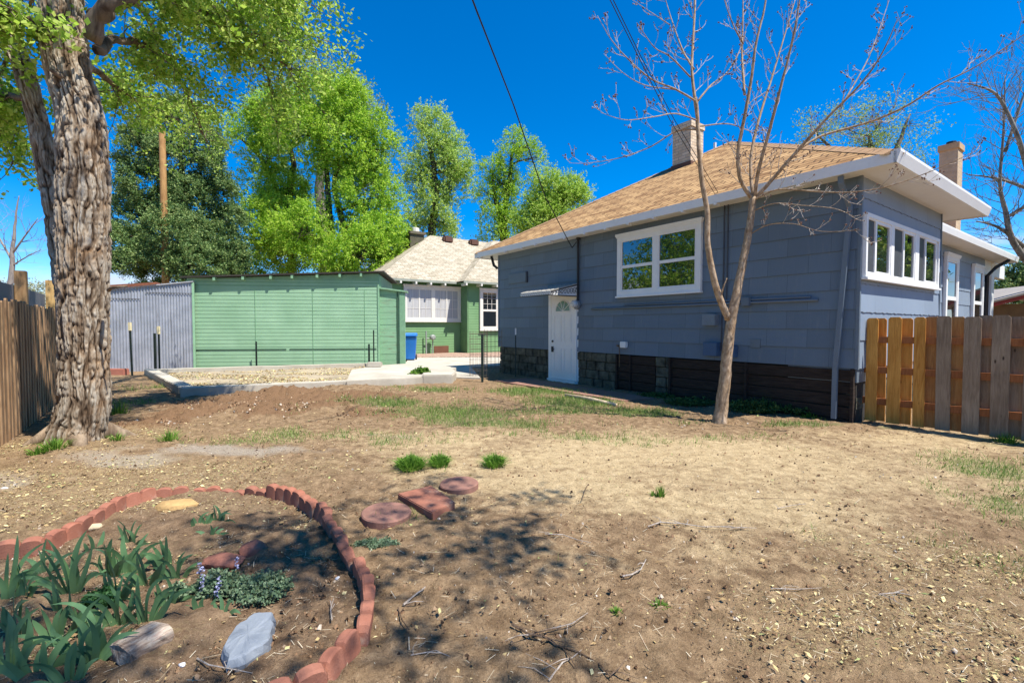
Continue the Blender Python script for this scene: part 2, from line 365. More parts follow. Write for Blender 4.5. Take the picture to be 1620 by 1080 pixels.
# scattered cover nobody could count: grass, leaf litter, crumbs of soil, straw
def scatter(n, x0, x1, y0, y1, dens, bias=1.0):
    # more candidates close to the house yard's front, thinned by a density mask
    u = rng.random(n); y = y0+(y1-y0)*u**bias; x = rng.uniform(-1, 1, n)*(np.maximum(y, 1.2)*1.25+.6)
    x = np.clip(x, x0, x1); k = rng.random(n) < dens(x, y); return x[k], y[k]
def tris(name, P0, P1, P2, m, label, cat):
    n = len(P0); V = np.stack([P0, P1, P2], 1).reshape(-1, 3); Fc = np.arange(3*n).reshape(n, 3)
    return tag(npmesh(name, V, Fc, m), label, cat, kind='stuff')
M_GRASS = leafmat('grass_blades', (.09, .18, .03), (.18, .31, .06), (.38, .42, .14), .4)
M_LIT = None
def build_cover():
    keep = lambda x, y: (y < 11.0-.0*x) & ~((x > 1.0) & (y > 12-1.4*(x-.5)))
    x, y = scatter(420000, -11, 7.5, 1.0, 11.5, lambda x, y: masks(x, y)[3]**1.1*keep(x, y)*.8, .95)
    tuft = rng.random(len(x)) < .0
    x = x+rng.normal(0, .012, len(x)); y = y+rng.normal(0, .012, len(x)); z = gh(x, y)
    n = len(x); h = rng.uniform(.015, .055, n)*(1+.8*(n2(x, y, 1.1, 2, 8)))*(.8+.07*y); a = rng.uniform(0, 6.283, n); lean = rng.normal(0, .45, (n, 2)); wd = rng.uniform(.0012, .0026, n)*(.7+.2*y)
    B = np.stack([x, y, z-.004], 1); s = np.stack([np.cos(a)*wd, np.sin(a)*wd, 0*a], 1)
    T = B+np.stack([lean[:, 0]*h, lean[:, 1]*h, h], 1)
    tris('grass', B-s, B+s, T, M_GRASS, 'thin short green grass growing in patches on the dry soil', 'grass')
    # leaf litter
    x, y = scatter(330000, -11, 6.5, .9, 11, lambda x, y: (.05+.6*masks(x, y)[4]**1.3+.07*masks(x, y)[3]+.05*masks(x, y)[5]*(n2(x, y, 3, 3, 44) > .52))*(1-.5*masks(x, y)[1])*keep(x, y), 1.0)
    n = len(x); z = gh(x, y)+rng.uniform(.006, .018, n); r = rng.gamma(1.7, .0038, n).clip(.0025, .020)*np.clip(.65+y*.07, .7, 1.3); el = rng.uniform(.15, .6, n); a = rng.uniform(0, 6.283, n)
    u = np.stack([np.cos(a), np.sin(a), rng.normal(0, .22, n)], 1); v = np.stack([-np.sin(a)+rng.normal(0, .3, n), np.cos(a), rng.normal(0, .5, n)], 1)
    Cn = np.stack([x, y, z], 1)
    V = np.stack([Cn-u*r[:, None], Cn+v*(r*el)[:, None], Cn+u*r[:, None]*1.1, Cn-v*(r*el)[:, None]+np.array([0, 0, .003])], 1).reshape(-1, 3)
    t = NT('dry_leaves'); c = t.ramp(t.island(), [(.0, (.16, .10, .05)), (.3, (.33, .22, .10)), (.6, (.52, .40, .18)), (.85, (.68, .57, .30)), (.95, (.30, .33, .12))])
    tag(npmesh('leaf_litter', V, np.arange(4*n).reshape(n, 4), t.col(c, .8, .2)), 'dry yellow and brown leaf bits strewn over the soil', 'leaf litter', kind='stuff')
    # straw and twiglets
    x, y = scatter(90000, -9, 6.5, .9, 10, lambda x, y: .25+.6*masks(x, y)[4]+.35*masks(x, y)[5]-.12*masks(x, y)[1], 1.0)
    n = len(x); z = gh(x, y)+rng.uniform(.006, .02, n); l = rng.gamma(2.0, .0065, n).clip(.003, .05); a = rng.uniform(0, 6.283, n); wd = rng.uniform(.0005, .0014, n)
    Cn = np.stack([x, y, z], 1); u = np.stack([np.cos(a), np.sin(a), rng.normal(0, .15, n)], 1)*l[:, None]; s = np.stack([-np.sin(a)*wd, np.cos(a)*wd, 0*a], 1)
    V = np.stack([Cn-u-s, Cn-u+s, Cn+u+s, Cn+u-s], 1).reshape(-1, 3)
    t = NT('straw_bits'); c = t.ramp(t.island(), [(0, (.08, .05, .03)), (.55, (.22, .15, .08)), (.7, (.5, .42, .28)), (1, (.68, .6, .45))])
    tag(npmesh('straw', V, np.arange(4*n).reshape(n, 4), t.col(c, .8, .2)), 'fine dead straws and tiny twigs lying on the soil', 'straw', kind='stuff')
    # crumbs of soil: little four sided lumps
    x, y = scatter(190000, -10, 6.5, .9, 10.5, lambda x, y: .18+.8*masks(x, y)[0]+.2*masks(x, y)[5]-.12*masks(x, y)[1], 1.0)
    n = len(x); r = np.minimum(rng.gamma(1.8, .0030, n), .016)*(1+.9*masks(x, y)[0]); z = gh(x, y)+r*.35
    base = np.array([[1, 0, -.4], [-.5, .9, -.4], [-.5, -.9, -.4], [.2, .1, .8], [.5, -.6, .5], [-.6, .2, .5]])
    V = (base[None]*r[:, None, None]*rng.uniform(.6, 1.2, (n, 6, 3)))
    a = rng.uniform(0, 6.283, n); ca, sa = np.cos(a)[:, None], np.sin(a)[:, None]
    V = np.stack([V[..., 0]*ca-V[..., 1]*sa+x[:, None], V[..., 0]*sa+V[..., 1]*ca+y[:, None], V[..., 2]+z[:, None]], -1).reshape(-1, 3)
    fb = np.array([[0, 4, 3], [0, 1, 3], [1, 5, 3], [1, 2, 5], [2, 4, 5], [2, 0, 4], [3, 5, 4]])
    Fc = (np.arange(n)[:, None, None]*6+fb[None]).reshape(-1, 3)
    t = NT('soil_crumbs'); c = t.ramp(t.island(), [(0, (.14, .085, .05)), (.7, (.27, .165, .095)), (.93, (.38, .27, .17)), (1, (.6, .55, .48))])
    tag(npmesh('soil_crumbs', V, Fc, t.col(c, .95, .1)), 'small crumbs and clods of brown soil', 'soil', kind='stuff')
build_cover()
# ================================================================ BLUE HOUSE
HA = math.atan2(-.815, .58)
HF = Frame((4.86, 6.60, 0), HA)       # local x runs along the rear wall towards the right, y into the house
ZE = 3.47                              # eave underside
ZS = .78                               # bottom of the siding
def siding_mat(name, c, w=.60, h=.28):
    t = NT(name); tcn = t.n('ShaderNodeTexCoord'); uv = tcn.outputs['UV']
    br = t.n('ShaderNodeTexBrick'); br.offset = .5; br.inputs['Scale'].default_value = 1; br.inputs['Brick Width'].default_value = w; br.inputs['Row Height'].default_value = h
    br.inputs['Mortar Size'].default_value = .0022; br.inputs['Color1'].default_value = (0, 0, 0, 1); br.inputs['Color2'].default_value = (1, 1, 1, 1)
    t.L.new(uv, br.inputs['Vector'])
    cc = t.mix(br.outputs['Color'], sc3(c, .90), sc3(c, 1.11))
    m = t.n('ShaderNodeMapping'); m.inputs['Scale'].default_value = (22, 1.4, 1); t.L.new(uv, m.inputs[0])
    g = t.noise(m.outputs[0], 3, 4); big = t.noise(uv, 1.4, 4)
    cc = t.mix(t.rng(big, .35, .7, 0, .28), cc, sc3(c, 1.25)); cc = t.mix(t.rng(g, .5, .75, 0, .12), cc, sc3(c, .5))
    st = t.n('ShaderNodeMapping'); st.inputs['Scale'].default_value = (3, .5, 1); t.L.new(uv, st.inputs[0]); cc = t.mix(t.rng(t.noise(st.outputs[0], 4, 6, .7), .55, .75, 0, .30), cc, (.26, .26, .25)); cc = t.mix(t.math('MULTIPLY', br.outputs['Fac'], .7), cc, sc3(c, .3))
    b = t.bump(g, .25, .003); t.bump(t.noise(uv, 45, 3), .12, .004, b); return t.col(cc, .62, .35)
def lapwall(name, org, ux, outward, length, z0, z1, course, m, parent, lap=.012, wave=0.0, seg=None):
    if lap == .012: lap = .018
    # overlapping siding courses as real tilted boards; UV in metres
    org = Vector(org); ux = Vector(ux); ow = Vector(outward); n = int(math.ceil((z1-z0)/course)); V = []; Fc = []; U = []
    k = seg or max(1, int(length/.05)) if wave else 1
    rr = random.Random(hash(name) % 999)
    for i in range(n):
        a = z0+i*course; b = min(z1, a+course)
        for j in range(k):
            xa = length*j/k; xb = length*(j+1)/k
            wa = wave*math.sin(xa*31+i)*math.sin(xa*7+i*2); wb = wave*math.sin(xb*31+i)*math.sin(xb*7+i*2)
            q = [org+ux*xa+ow*lap+Vector((0, 0, a+wa)), org+ux*xb+ow*lap+Vector((0, 0, a+wb)), org+ux*xb+ow*.001+Vector((0, 0, b+.015)), org+ux*xa+ow*.001+Vector((0, 0, b+.015))]
            s = len(V); V += q; Fc.append((s, s+1, s+2, s+3)); U += [(xa, i*course), (xb, i*course), (xb, i*course+b-a), (xa, i*course+b-a)]
            p = [q[0], q[1], q[1]-ow*lap*.98, q[0]-ow*lap*.98]; s = len(V); V += p; Fc.append((s+3, s+2, s+1, s)); U += [(xa, 0), (xb, 0), (xb, .01), (xa, .01)]
    me = bpy.data.meshes.new(name); me.from_pydata([tuple(v) for v in V], [], Fc); ul = me.uv_layers.new(name='UVMap')
    for i, u in enumerate(U): ul.data[i].uv = u
    return link(name, me, m, parent)
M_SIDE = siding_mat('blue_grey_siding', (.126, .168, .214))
M_SIDET = paint('blue_grey_trim', (.135, .172, .21), .5, .08)
M_WHITE = paint('white_trim', (.78, .78, .76), .5, .04, 2, (.4, .38, .34), .12, .08)
M_SOFF = paint('soffit_white', (.74, .74, .72), .6, .04, 2, (.4, .38, .34), .12, .08)
M_DARKGL = glass('window_glass', (.012, .015, .018), 0, 2.5)
M_SCREEN = paint('window_screen', (.06, .065, .075), .5, .1, 6)
M_BLACK = paint('black_metal', (.02, .02, .022), .45, .1, 5, (.1, .09, .08), .1)
M_ROOFB = shingles('brown_shingles', (.23, .12, .05), (.60, .38, .175), (.06, .03, .015))
M_BLUE = paint('blue_box_paint', (.055, .11, .20), .4, .1)
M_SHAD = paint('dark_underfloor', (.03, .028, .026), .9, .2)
house = thing('blue_house', 'blue grey single storey house with brown hip roof and white eaves', 'house', HF.o, HA)
LB = 9.05; L1 = 3.87; REC = .9; L2 = 9.0; OV = .34; OVS = .46; OVL = .75
# walls (local coordinates)
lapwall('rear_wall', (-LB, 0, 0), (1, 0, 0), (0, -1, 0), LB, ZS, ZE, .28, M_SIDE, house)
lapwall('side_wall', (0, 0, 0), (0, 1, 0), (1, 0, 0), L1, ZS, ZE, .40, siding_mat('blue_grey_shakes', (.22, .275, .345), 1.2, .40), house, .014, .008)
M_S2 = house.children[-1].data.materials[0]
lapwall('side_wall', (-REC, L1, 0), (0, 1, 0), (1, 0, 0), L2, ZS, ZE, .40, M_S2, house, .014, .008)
for q in ((-.02, .022, -.024, .02, ZS-.01, ZE), (-LB-.02, -LB+.03, -.024, .03, ZS-.01, ZE), (-.02, .022, L1-.02, L1+.02, ZS, ZE)): b = MB(); b.box(*q); b.build('corner_board', M_SIDET, house)
b = MB(); b.box(-LB, -.03, .03, .12, ZS, ZE); b.box(-LB, -REC-.03, .12, L1+L2, ZS-.2, ZE+.1); b.box(-REC-.03, -.01, .03, L1-.001, ZS-.2, ZE+.05); b.build('wall_core', M_SIDET, house)
# foundation: rough stone blocks at the left, dark boards to the right, blocks at the corner
def xz(px, py, y=0): return HF.onY(px, py, y)
xd0, _ = xz(870, 530); xd1, _ = xz(914, 530)
t = NT('foundation_stone'); v = t.coord(); nn = t.noise(v, 5, 6, .7)
M_STONE = t.col(t.mix(t.rng(nn, .35, .7), (.035, .035, .026), (.17, .165, .12)), .9, .2); t.bump(t.noise(v, 14, 6, .7), .8, .03)
t = NT('dark_boards'); v = t.coord(scale=(1.5, 1, 12)); nn = t.noise(v, 3, 6, .7)
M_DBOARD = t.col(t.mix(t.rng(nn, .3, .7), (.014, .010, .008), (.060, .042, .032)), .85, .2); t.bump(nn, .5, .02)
rr = random.Random(4)
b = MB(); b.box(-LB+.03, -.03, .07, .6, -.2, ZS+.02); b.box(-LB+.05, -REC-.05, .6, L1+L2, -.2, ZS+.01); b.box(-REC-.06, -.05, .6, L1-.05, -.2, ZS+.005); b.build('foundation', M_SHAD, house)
b = MB(); 
def blocks(xa, xb, y, z1=ZS-.01, ch=.2, axis='x', skip=.08):
    z = z1; 
    while z > -.1:
        x = xa+(-rr.uniform(0, .2))
        while x < xb:
            wd = rr.uniform(.26, .46); a, c = max(xa, x)+.008, min(xb, x+wd)-.008
            if c-a > .04:
                d = rr.uniform(0, .035)
                if axis == 'x': b.box(a, c, y-.02-d, y+.09, z-ch+.012, z)
                else: b.box(y-.09, y+.02+d, a, c, z-ch+.012, z)
            x += wd
        z -= ch
xs = xz(976, 600)[0]; xq0 = xz(1037, 600)[0]; xq1 = xz(1060, 600)[0]
for q in ((-LB+.04, xd0), (xd1, xs), (-.06, -.02), (xq0, xq1)): b = MB(); blocks(q[0], q[1], .03); b.build('foundation_stones', M_STONE, house, bevel=.012)
b = MB(); blocks(.05, L1-.05, -.07, axis='y'); b.build('foundation_stones', M_STONE, house, bevel=.012)
b = MB()
for a, c in ((xs+.03, xq0-.02), (xq1+.02, -.07)):
    z = ZS-.012; i = 0
    while z > 0:
        b.box(a, c, .005+rr.uniform(0, .03), .06, z-.175, z-.008+rr.uniform(-.01, 0)); z -= .18
for x in (xs, xq1+.0, -.05, xz(1180, 600)[0], xz(1020, 600)[0]*.5+xs*.5): b.box(x-.02, x+.02, -.03, .05, -.05, ZS-.01)
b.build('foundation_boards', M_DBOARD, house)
# roof
PI_ = .56; x0 = -LB-OVL; x1 = OVS; W = x1-x0; k = W/2; zt = ZE+.13; y0 = -OV; DY = 15.5
A = (x0, y0, zt); B = (x1, y0, zt); AP = (x0+k, y0+k, zt+PI_*k); R2 = (x0+k, y0+DY-k, zt+PI_*k)
E = L1+.85
polys = []
def rp(vs, e0, e1, up): polys.append((vs, slope_uv(vs, e0, e1, up)))
rp([A, B, AP], A, B, (0, 1, PI_))
NX = x1-REC
RZ = zt+PI_*k
rp([B, (x1, E, zt), (x0+k, E, RZ), AP], B, (x1, E, zt), (-1, 0, PI_))
rp([(NX, E-.3, zt), (NX, y0+DY, zt), (x0+k, y0+DY-k, RZ-PI_*REC), (x0+k, E-.3, RZ-PI_*REC)], (NX, E, zt), (NX, 9, zt), (-1, 0, PI_))
rp([(x1, E, zt), (x0+k, E, RZ), (x0+k, E, RZ-PI_*REC), (NX, E, zt)], (x1, E, zt), (NX, E, zt), (0, 0, 1))
rp([(x0, y0+DY, zt), A, AP, R2], (x0, 9, zt), A, (1, 0, PI_))
rp([(NX, y0+DY, zt), (x0, y0+DY, zt), R2], B, A, (0, -1, PI_))
uvpoly('roof', polys, M_ROOFB, house)
# ridge and hip caps
b = MB()
for p, q in ((A, AP), (B, AP), (AP, R2)):
    p, q = Vector(p)+Vector((0, 0, .012)), Vector(q)+Vector((0, 0, .012)); d = (q-p); n = int(d.length/.22)
    for i in range(n):
        u0 = p+d*(i/n); u1 = p+d*((i+1.15)/n); sd = d.normalized().cross(Vector((0, 0, 1))).normalized()*.13
        b.add([u0+sd-Vector((0, 0, .05)), u0+Vector((0, 0, .016)), u0-sd-Vector((0, 0, .05)), u1+sd-Vector((0, 0, .056)), u1+Vector((0, 0, .006)), u1-sd-Vector((0, 0, .056))], [(0, 1, 4, 3), (1, 2, 5, 4), (0, 2, 1)])
b.build('ridge_caps', paint('brown_cap_shingle', (.36, .22, .115), .9, .2, 9), house)
b = MB(); b.box(x0-.012, x1+.03, y0-.03, y0, ZE-.02, zt-.004); b.box(x0-.03, x0, y0-.03, DY-1, ZE-.02, zt-.006)
b.build('fascia', M_WHITE, house)
b = MB()       # moulded gutter fascia on the sunny side
b.prism([(x1, y0-.03, ZE-.02), (x1+.03, y0-.03, ZE-.02), (x1+.07, y0-.03, zt-.02), (x1+.07, y0-.03, zt+.015), (x1, y0-.03, zt+.01)], (0, E-y0+.03, 0))
b.prism([(NX, E-.3, ZE-.02), (NX+.05, E-.3, ZE-.02), (NX+.07, E-.3, zt-.02), (NX+.07, E-.3, zt+.015), (NX, E-.3, zt+.01)], (0, L2+1, 0))
b.box(-.9, x1, E-.03, E, ZE-.02, zt-.004)
b.build('gutter', M_WHITE, house)
b = MB(); b.box(x0, x1-.002, y0, .02, ZE, ZE+.02); b.box(.0, x1-.002, .02, E-.03, ZE, ZE+.02); b.box(-.9, 0, L1, E-.03, ZE, ZE+.02); b.box(-REC, NX-.002, E-.03, L1+L2+2, ZE+.003, ZE+.023); b.box(x0, -LB, .02, 9, ZE, ZE+.02)
b.build('soffit', M_SOFF, house)
for px in (760, 800, 826, 848, 871, 894, 925, 958, 994, 1034, 1080, 1132, 1192, 1262): 
    x = HF.onY(px, 400, -OV)[0]; b = MB(); b.box(x-.02, x+.02, -OV-.045, -OV+.08, ZE-.05, ZE-.003); b.build('rafter_tail', M_WHITE, house)
# chimneys
def brickmat(name, c1, c2, cm):
    t = NT(name); tcn = t.n('ShaderNodeTexCoord'); sp = t.n('ShaderNodeSeparateXYZ'); t.L.new(tcn.outputs['Object'], sp.inputs[0])
    cx = t.n('ShaderNodeCombineXYZ'); t.L.new(t.math('ADD', sp.outputs[0], sp.outputs[1]), cx.inputs[0]); t.L.new(sp.outputs[2], cx.inputs[1])
    br = t.n('ShaderNodeTexBrick'); br.inputs['Scale'].default_value = 1; br.inputs['Brick Width'].default_value = .22; br.inputs['Row Height'].default_value = .078; br.inputs['Mortar Size'].default_value = .008
    for k, q in (('Color1', c1), ('Color2', c2), ('Mortar', cm)): br.inputs[k].default_value = (*q, 1)
    t.L.new(cx.outputs[0], br.inputs['Vector']); nz = t.noise(t.coord(), 6, 5)
    c = t.mix(t.rng(nz, .45, .75, 0, .4), br.outputs['Color'], sc3(c1, .5))
    t.bump(t.math('SUBTRACT', 1.0, br.outputs['Fac']), .6, .008); return t.col(c, .9, .2)
M_BUFF = brickmat('buff_brick', (.58, .44, .29), (.74, .60, .43), (.40, .34, .27))
M_TAN = brickmat('tan_brick', (.52, .39, .25), (.58, .44, .29), (.52, .42, .30))
def chimney(parent, x, y, wx, wy, z0, z1, m, cap, soot=None):
    b = MB(); b.box(x-wx/2, x+wx/2, y-wy/2, y+wy/2, z0, z1-.001); o = b.build('chimney', m, parent)
    b = MB(); b.box(x-wx/2-.03, x+wx/2+.03, y-wy/2-.03, y+wy/2+.03, z1-.16, z1); b.build('chimney_cap', cap, o, bevel=.008)
    b = MB(); b.lathe((x, y, z1), [(.11, 0), (.11, .0), (.10, .10), (.08, .10)], 12); b.build('flue', M_BLACK, o)
    return o
p = P(1088, 240, 12.9)-HF.o; cx_, cy_ = p.dot(HF.X), p.dot(HF.Y)
zc = P(1085, 192, 12.6).z; chimney(house, cx_, cy_, .56, .56, ZE+1, zc, M_BUFF, M_BUFF)
b = MB(); b.box(cx_-.31, cx_+.31, cy_-.31, cy_+.31, P(1070, 266, 12.6).z-.35, P(1070, 256, 12.6).z); b.build('chimney_flashing', paint('rusty_flashing', (.12, .06, .04), .7, .2), house)
p = P(1504, 260, 12.2)-HF.o; chimney(house, p.dot(HF.X), p.dot(HF.Y), .36, .46, 3.74, P(1505, 231, 12.2).z, M_TAN, paint('tan_chimney_cap', (.50, .34, .19), .9, .1))
p = P(1131, 233, 13.4)-HF.o; b = MB(); b.tube([(p.dot(HF.X), p.dot(HF.Y), p.z-.4), (p.dot(HF.X), p.dot(HF.Y), p.z+.12)], .04, 8); b.build('vent_pipe', M_WHITE, house)
# windows
def sash_window(parent, H, lo, hi, z0, z1, cells, fixY, frame=.09, depth=.05, head=.0, glassm=None, grid=None, sill=.03, mat=None):
    """H: 'y' = on plane y=0 facing -y, 'x' = on plane x=const facing +x. cells: list of (u0,u1,v0,v1,material) in 0..1 of the opening"""
    mat = mat or M_WHITE
    def bx(b, u0, u1, d0, d1, v0, v1):
        if H == 'y': b.box(u0, u1, fixY-d1, fixY-d0, v0, v1)
        else: b.box(fixY+d0, fixY+d1, u0, u1, v0, v1)
    b = MB(); bx(b, lo, hi, .0, .012, z0, z1); w_ = b.build('window', mat, parent)
    b = MB(); f = frame; e = .016
    bx(b, lo, lo+f, e, depth, z0+f, z1-f); bx(b, hi-f, hi, e, depth, z0+f, z1-f); bx(b, lo, hi, e, depth+.002, z1-f, z1); bx(b, lo, hi, e, depth+.002, z0, z0+f)
    if head: bx(b, lo-head, hi+head, e, depth+.03, z1+.001, z1+.05); bx(b, lo-head*.6, hi+head*.6, e, depth+.018, z1-.03, z1+.001)
    bx(b, lo-.02, hi+.02, e, depth+sill, z0-.035, z0-.001)
    U = lambda u: lo+f+(hi-lo-2*f)*u
    V_ = lambda v: z0+f+(z1-z0-2*f)*v
    us = sorted(set([c[0] for c in cells]+[c[1] for c in cells]))
    b.build('frame', mat, w_)
    s = .022
    b = MB()
    for c in cells:
        a0, a1, b0, b1 = U(c[0]), U(c[1]), V_(c[2]), V_(c[3]); s = c[5] if len(c) > 5 else .03
        bx(b, a0, a0+s, e, depth-.012, b0, b1); bx(b, a1-s, a1, e, depth-.012, b0, b1); bx(b, a0+s, a1-s, e, depth-.012, b0, b0+s); bx(b, a0+s, a1-s, e, depth-.012, b1-s, b1)
        if grid and c[2] >= grid[2]:
            for i in range(1, grid[0]): g = a0+s+(a1-a0-2*s)*i/grid[0]; bx(b, g-.009, g+.009, depth-.028, depth-.018, b0+s, b1-s)
            for i in range(1, grid[1]): g = b0+s+(b1-b0-2*s)*i/grid[1]; bx(b, a0+s, a1-s, depth-.027, depth-.019, g-.009, g+.009)
        q = MB(); bx(q, a0+s, a1-s, .014, depth-.03, b0+s, b1-s); q.build('pane', c[4], w_)
    b.build('sash', mat, w_)
    return w_
xa, zt_ = xz(980, 374); xb, _ = xz(1113, 349); za = xz(1113, 349)[1]; zb = xz(1112, 460)[1]
g = M_DARKGL; g_side = glass('side_window_glass', (.015, .02, .02), 0, 3.6)
sash_window(house, 'y', xa, xb, zb, za, [(0, .47, .48, 1, g), (0, .47, 0, .48, g), (.53, 1, .48, 1, g), (.53, 1, 0, .48, g)], -.013, .10, .06, .03)
b = MB(); b_l, b_r = xa+.1+(xb-xa-.2)*.47, xa+.1+(xb-xa-.2)*.53; b.box(b_l, b_r, -.07, -.03, zb+.1, za-.1); b.build('window_mullion', M_WHITE, house)
ya, zA = HF.onX(1362, 338); yb, _ = HF.onX(1479, 380); zB = HF.onX(1479, 457)[1]; zA = HF.onX(1420, 358)[1]
yy = lambda px: (HF.onX(px, 400)[0]-ya-.06)/(yb-ya-.12)
cs = []
for (p0, p1, p2, r0) in ((1361, 1377, 1401, 0), (1406, 1422, 1440, 0), (1446, 1457, 1475, 0)):
    cs += [(max(0, yy(p0)), yy(p1), 0, 1, M_SCREEN, .02), (yy(p1), min(1, yy(p2)), 0, 1, g_side, .045)]
wn_ = sash_window(house, 'x', ya, yb, zB, zA, cs, .014, .06, .06)
for p0, p1 in ((1401, 1406), (1440, 1446)): b = MB(); b.box(.03, .07, HF.onX(p0, 400)[0], HF.onX(p1, 400)[0], zB+.06, zA-.06); b.build('mullion', M_WHITE, wn_)
for px0, px1, pt in ((1492, 1512, 402), (1536, 1552, 420)):
    y0_, zz = HF.onX(px0, pt, -REC); y1_, _ = HF.onX(px1, pt, -REC)
    sash_window(house, 'x', y0_, y1_, 1.0, zz, [(0, 1, .5, 1, g, .05), (0, 1, 0, .5, g, .05)], -REC+.014, .13, .07, .04)
# door with fanlight
z0 = .06; dz1 = xz(890, 463)[1]
b = MB(); b.box(xd0, xd0+.10, -.05, .02, z0, dz1); b.box(xd1-.03, xd1, -.05, .02, z0, dz1); b.box(xd0, xd1, -.052, .02, dz1, dz1+.07); b.box(xd0, xd1, -.10, .02, -.05, z0); b.box(xd0-.03, xd1+.03, -.012, .03, z0, dz1)
b.build('door_frame', M_WHITE, house)
dx0, dx1 = xd0+.103, xd1-.033; dw = dx1-dx0
b = MB(); b.box(dx0, dx1, -.045, -.013, z0+.01, dz1-.005); door = b.build('door', M_WHITE, house)
b = MB()
def panel(u0, u1, v0, v1):
    a0, a1, c0, c1 = dx0+dw*u0, dx0+dw*u1, z0+(dz1-z0)*v0, z0+(dz1-z0)*v1
    for q in ((a0, a0+.018, c0, c1), (a1-.018, a1, c0, c1), (a0+.018, a1-.018, c0, c0+.018), (a0+.018, a1-.018, c1-.018, c1)): b.box(q[0], q[1], -.053, -.045, q[2], q[3])
    b.box(a0+.05, a1-.05, -.050, -.045, c0+.05, c1-.05)
for u in ((.14, .45), (.55, .86)):
    panel(*u, .10, .36); panel(*u, .44, .74)
b.build('door_panel', M_WHITE, door, bevel=.003)
fx = dx0+dw*.5; fz = z0+(dz1-z0)*.785; fr = dw*.30
b = MB(); b.prism([(fx+fr*math.cos(a*math.pi/16), -.046, fz+fr*math.sin(a*math.pi/16)) for a in range(17)], (0, -.004, 0)); b.build('fanlight', glass('fanlight_glass', (.16, .30, .24), 0, 1.6), door)
b = MB(); b.tube([(fx+fr*math.cos(a*math.pi/16), -.054, fz+fr*math.sin(a*math.pi/16)) for a in range(17)]+[(fx-fr, -.054, fz), (fx+fr, -.054, fz)], .011, 6)
for a in (36, 72, 108, 144): b.tube([(fx, -.054, fz), (fx+fr*math.cos(math.radians(a)), -.054, fz+fr*math.sin(math.radians(a)))], .007, 5)
b.build('fanlight_bars', M_WHITE, door)
b = MB(); hx = dx0+dw*.07; hz = xz(877, 552)[1]; b.box(hx-.03, hx+.03, -.07, -.045, hz-.07, hz+.07); b.tube([(hx, -.09, hz+.01), (hx+.10, -.09, hz)], .012, 6); b.tube([(hx, -.05, hz), (hx, -.09, hz+.01)], .014, 6)
b.build('handle', M_BLACK, door)
b = MB(); b.lathe((hx, -.045, hz+.2), [(.028, 0), (.028, -.018), (.015, -.02)], 12, axis='y'); b.build('deadbolt', M_BLACK, door)
# door awning: thin metal sheet with scrollwork side panels
ax1 = xz(916, 450)[0]+.0; az1 = xz(916, 450)[1]; ay = -.87; 
ax0, azf = HF.onY(824, 466, ay); azf = HF.onY(872, 461, ay)[1]
b = MB(); b.prism([(ax0, 0, az1), (ax0, ay, azf), (ax0, ay, azf+.02), (ax0, 0, az1+.02)], (ax1-ax0, 0, 0))
b.box(ax0, ax1, ay-.012, ay, azf-.06, azf+.022)
for i in range(8): x = ax0+(ax1-ax0)*i/7; b.prism([(x-.012, -.005, az1+.02), (x-.012, ay, azf+.02), (x-.012, ay, azf+.035), (x-.012, -.005, az1+.035)], (.024, 0, 0))
aw = b.build('awning', paint('awning_metal', (.42, .40, .36), .6, .15, 6), house)
zp = azf-.08
b = MB(); b.prism([(ax1, -.01, az1), (ax1, ay, azf), (ax1, ay, zp), (ax1, -.01, zp)], (-.008, 0, 0)); b.build('side_panel', M_WHITE, aw)
b = MB(); b.box(ax0, ax1, ay-.018, ay-.012, zp+.015, azf-.0); b.build('front_valance', M_WHITE, aw)
b = MB(); r2 = random.Random(2)
for i in range(9):
    y = ay*(.06+.11*i); hgt = (az1-zp)*(1-(-y)/(-ay))+(azf-zp)*((-y)/(-ay)); zc_ = zp+hgt*.5
    pts = [(ax1+.004, y+hgt*.36*math.cos(a)*(1-a/9), zc_+hgt*.36*math.sin(a)*(1-a/9)) for a in np.linspace(0, 7.5, 14)]
    b.tube(pts, .007, 4)
for q in ([(ax1+.004, 0, az1), (ax1+.004, ay, azf)], [(ax1+.004, 0, zp), (ax1+.004, ay, zp)], [(ax1+.004, ay, zp), (ax1+.004, ay, azf)], [(ax1+.004, -.008, zp), (ax1+.004, -.008, az1)]): b.tube(q, .012, 4)
for i in range(14): x = ax0+(ax1-ax0)*(i+.5)/14; b.tube([(x+.035*math.cos(a), ay-.02, (zp+azf)/2+.025*math.sin(a)) for a in np.linspace(0, 5, 8)], .004, 4)
b.tube([(ax0, ay-.02, zp+.01), (ax1, ay-.02, zp+.01)], .009, 4)
b.build('scrollwork', M_BLACK, aw)
# wall fittings
def wallbox(name, x0_, y0_, x1_, y1_, d, m, parent=house, bev=.008, top=None):
    a, z1_ = xz(x0_, y0_); c, z0_ = xz(x1_, y1_); b = MB(); b.box(a, c, -.014-d, -.013, z0_, z1_); return b.build(name, m, parent, bevel=bev)
xp, zp1 = xz(917, 378); _, zp0 = xz(919, 476)
b = MB(); b.tube([(xp, -.05, zp0-.05), (xp, -.05, zp1)], .028, 10); b.lathe((xp, -.05, zp1), [(.05, -.02), (.055, 0), (.03, .05)], 10); b.build('electric_mast', M_BLACK, house)
b = MB(); b.lathe((xp-.03, -.014, xz(914, 482)[1]), [(.11, 0), (.11, -.06), (.09, -.07)], 18, axis='y'); o = b.build('meter_box', M_SIDET, house)
b = MB(); b.lathe((xp-.05, -.085, xz(914, 481)[1]), [(.085, 0), (.085, -.07), (.06, -.10), (.0, -.11)], 18, axis='y'); b.build('meter_dial', paint('meter_glass', (.6, .63, .64), .2, .1), o)
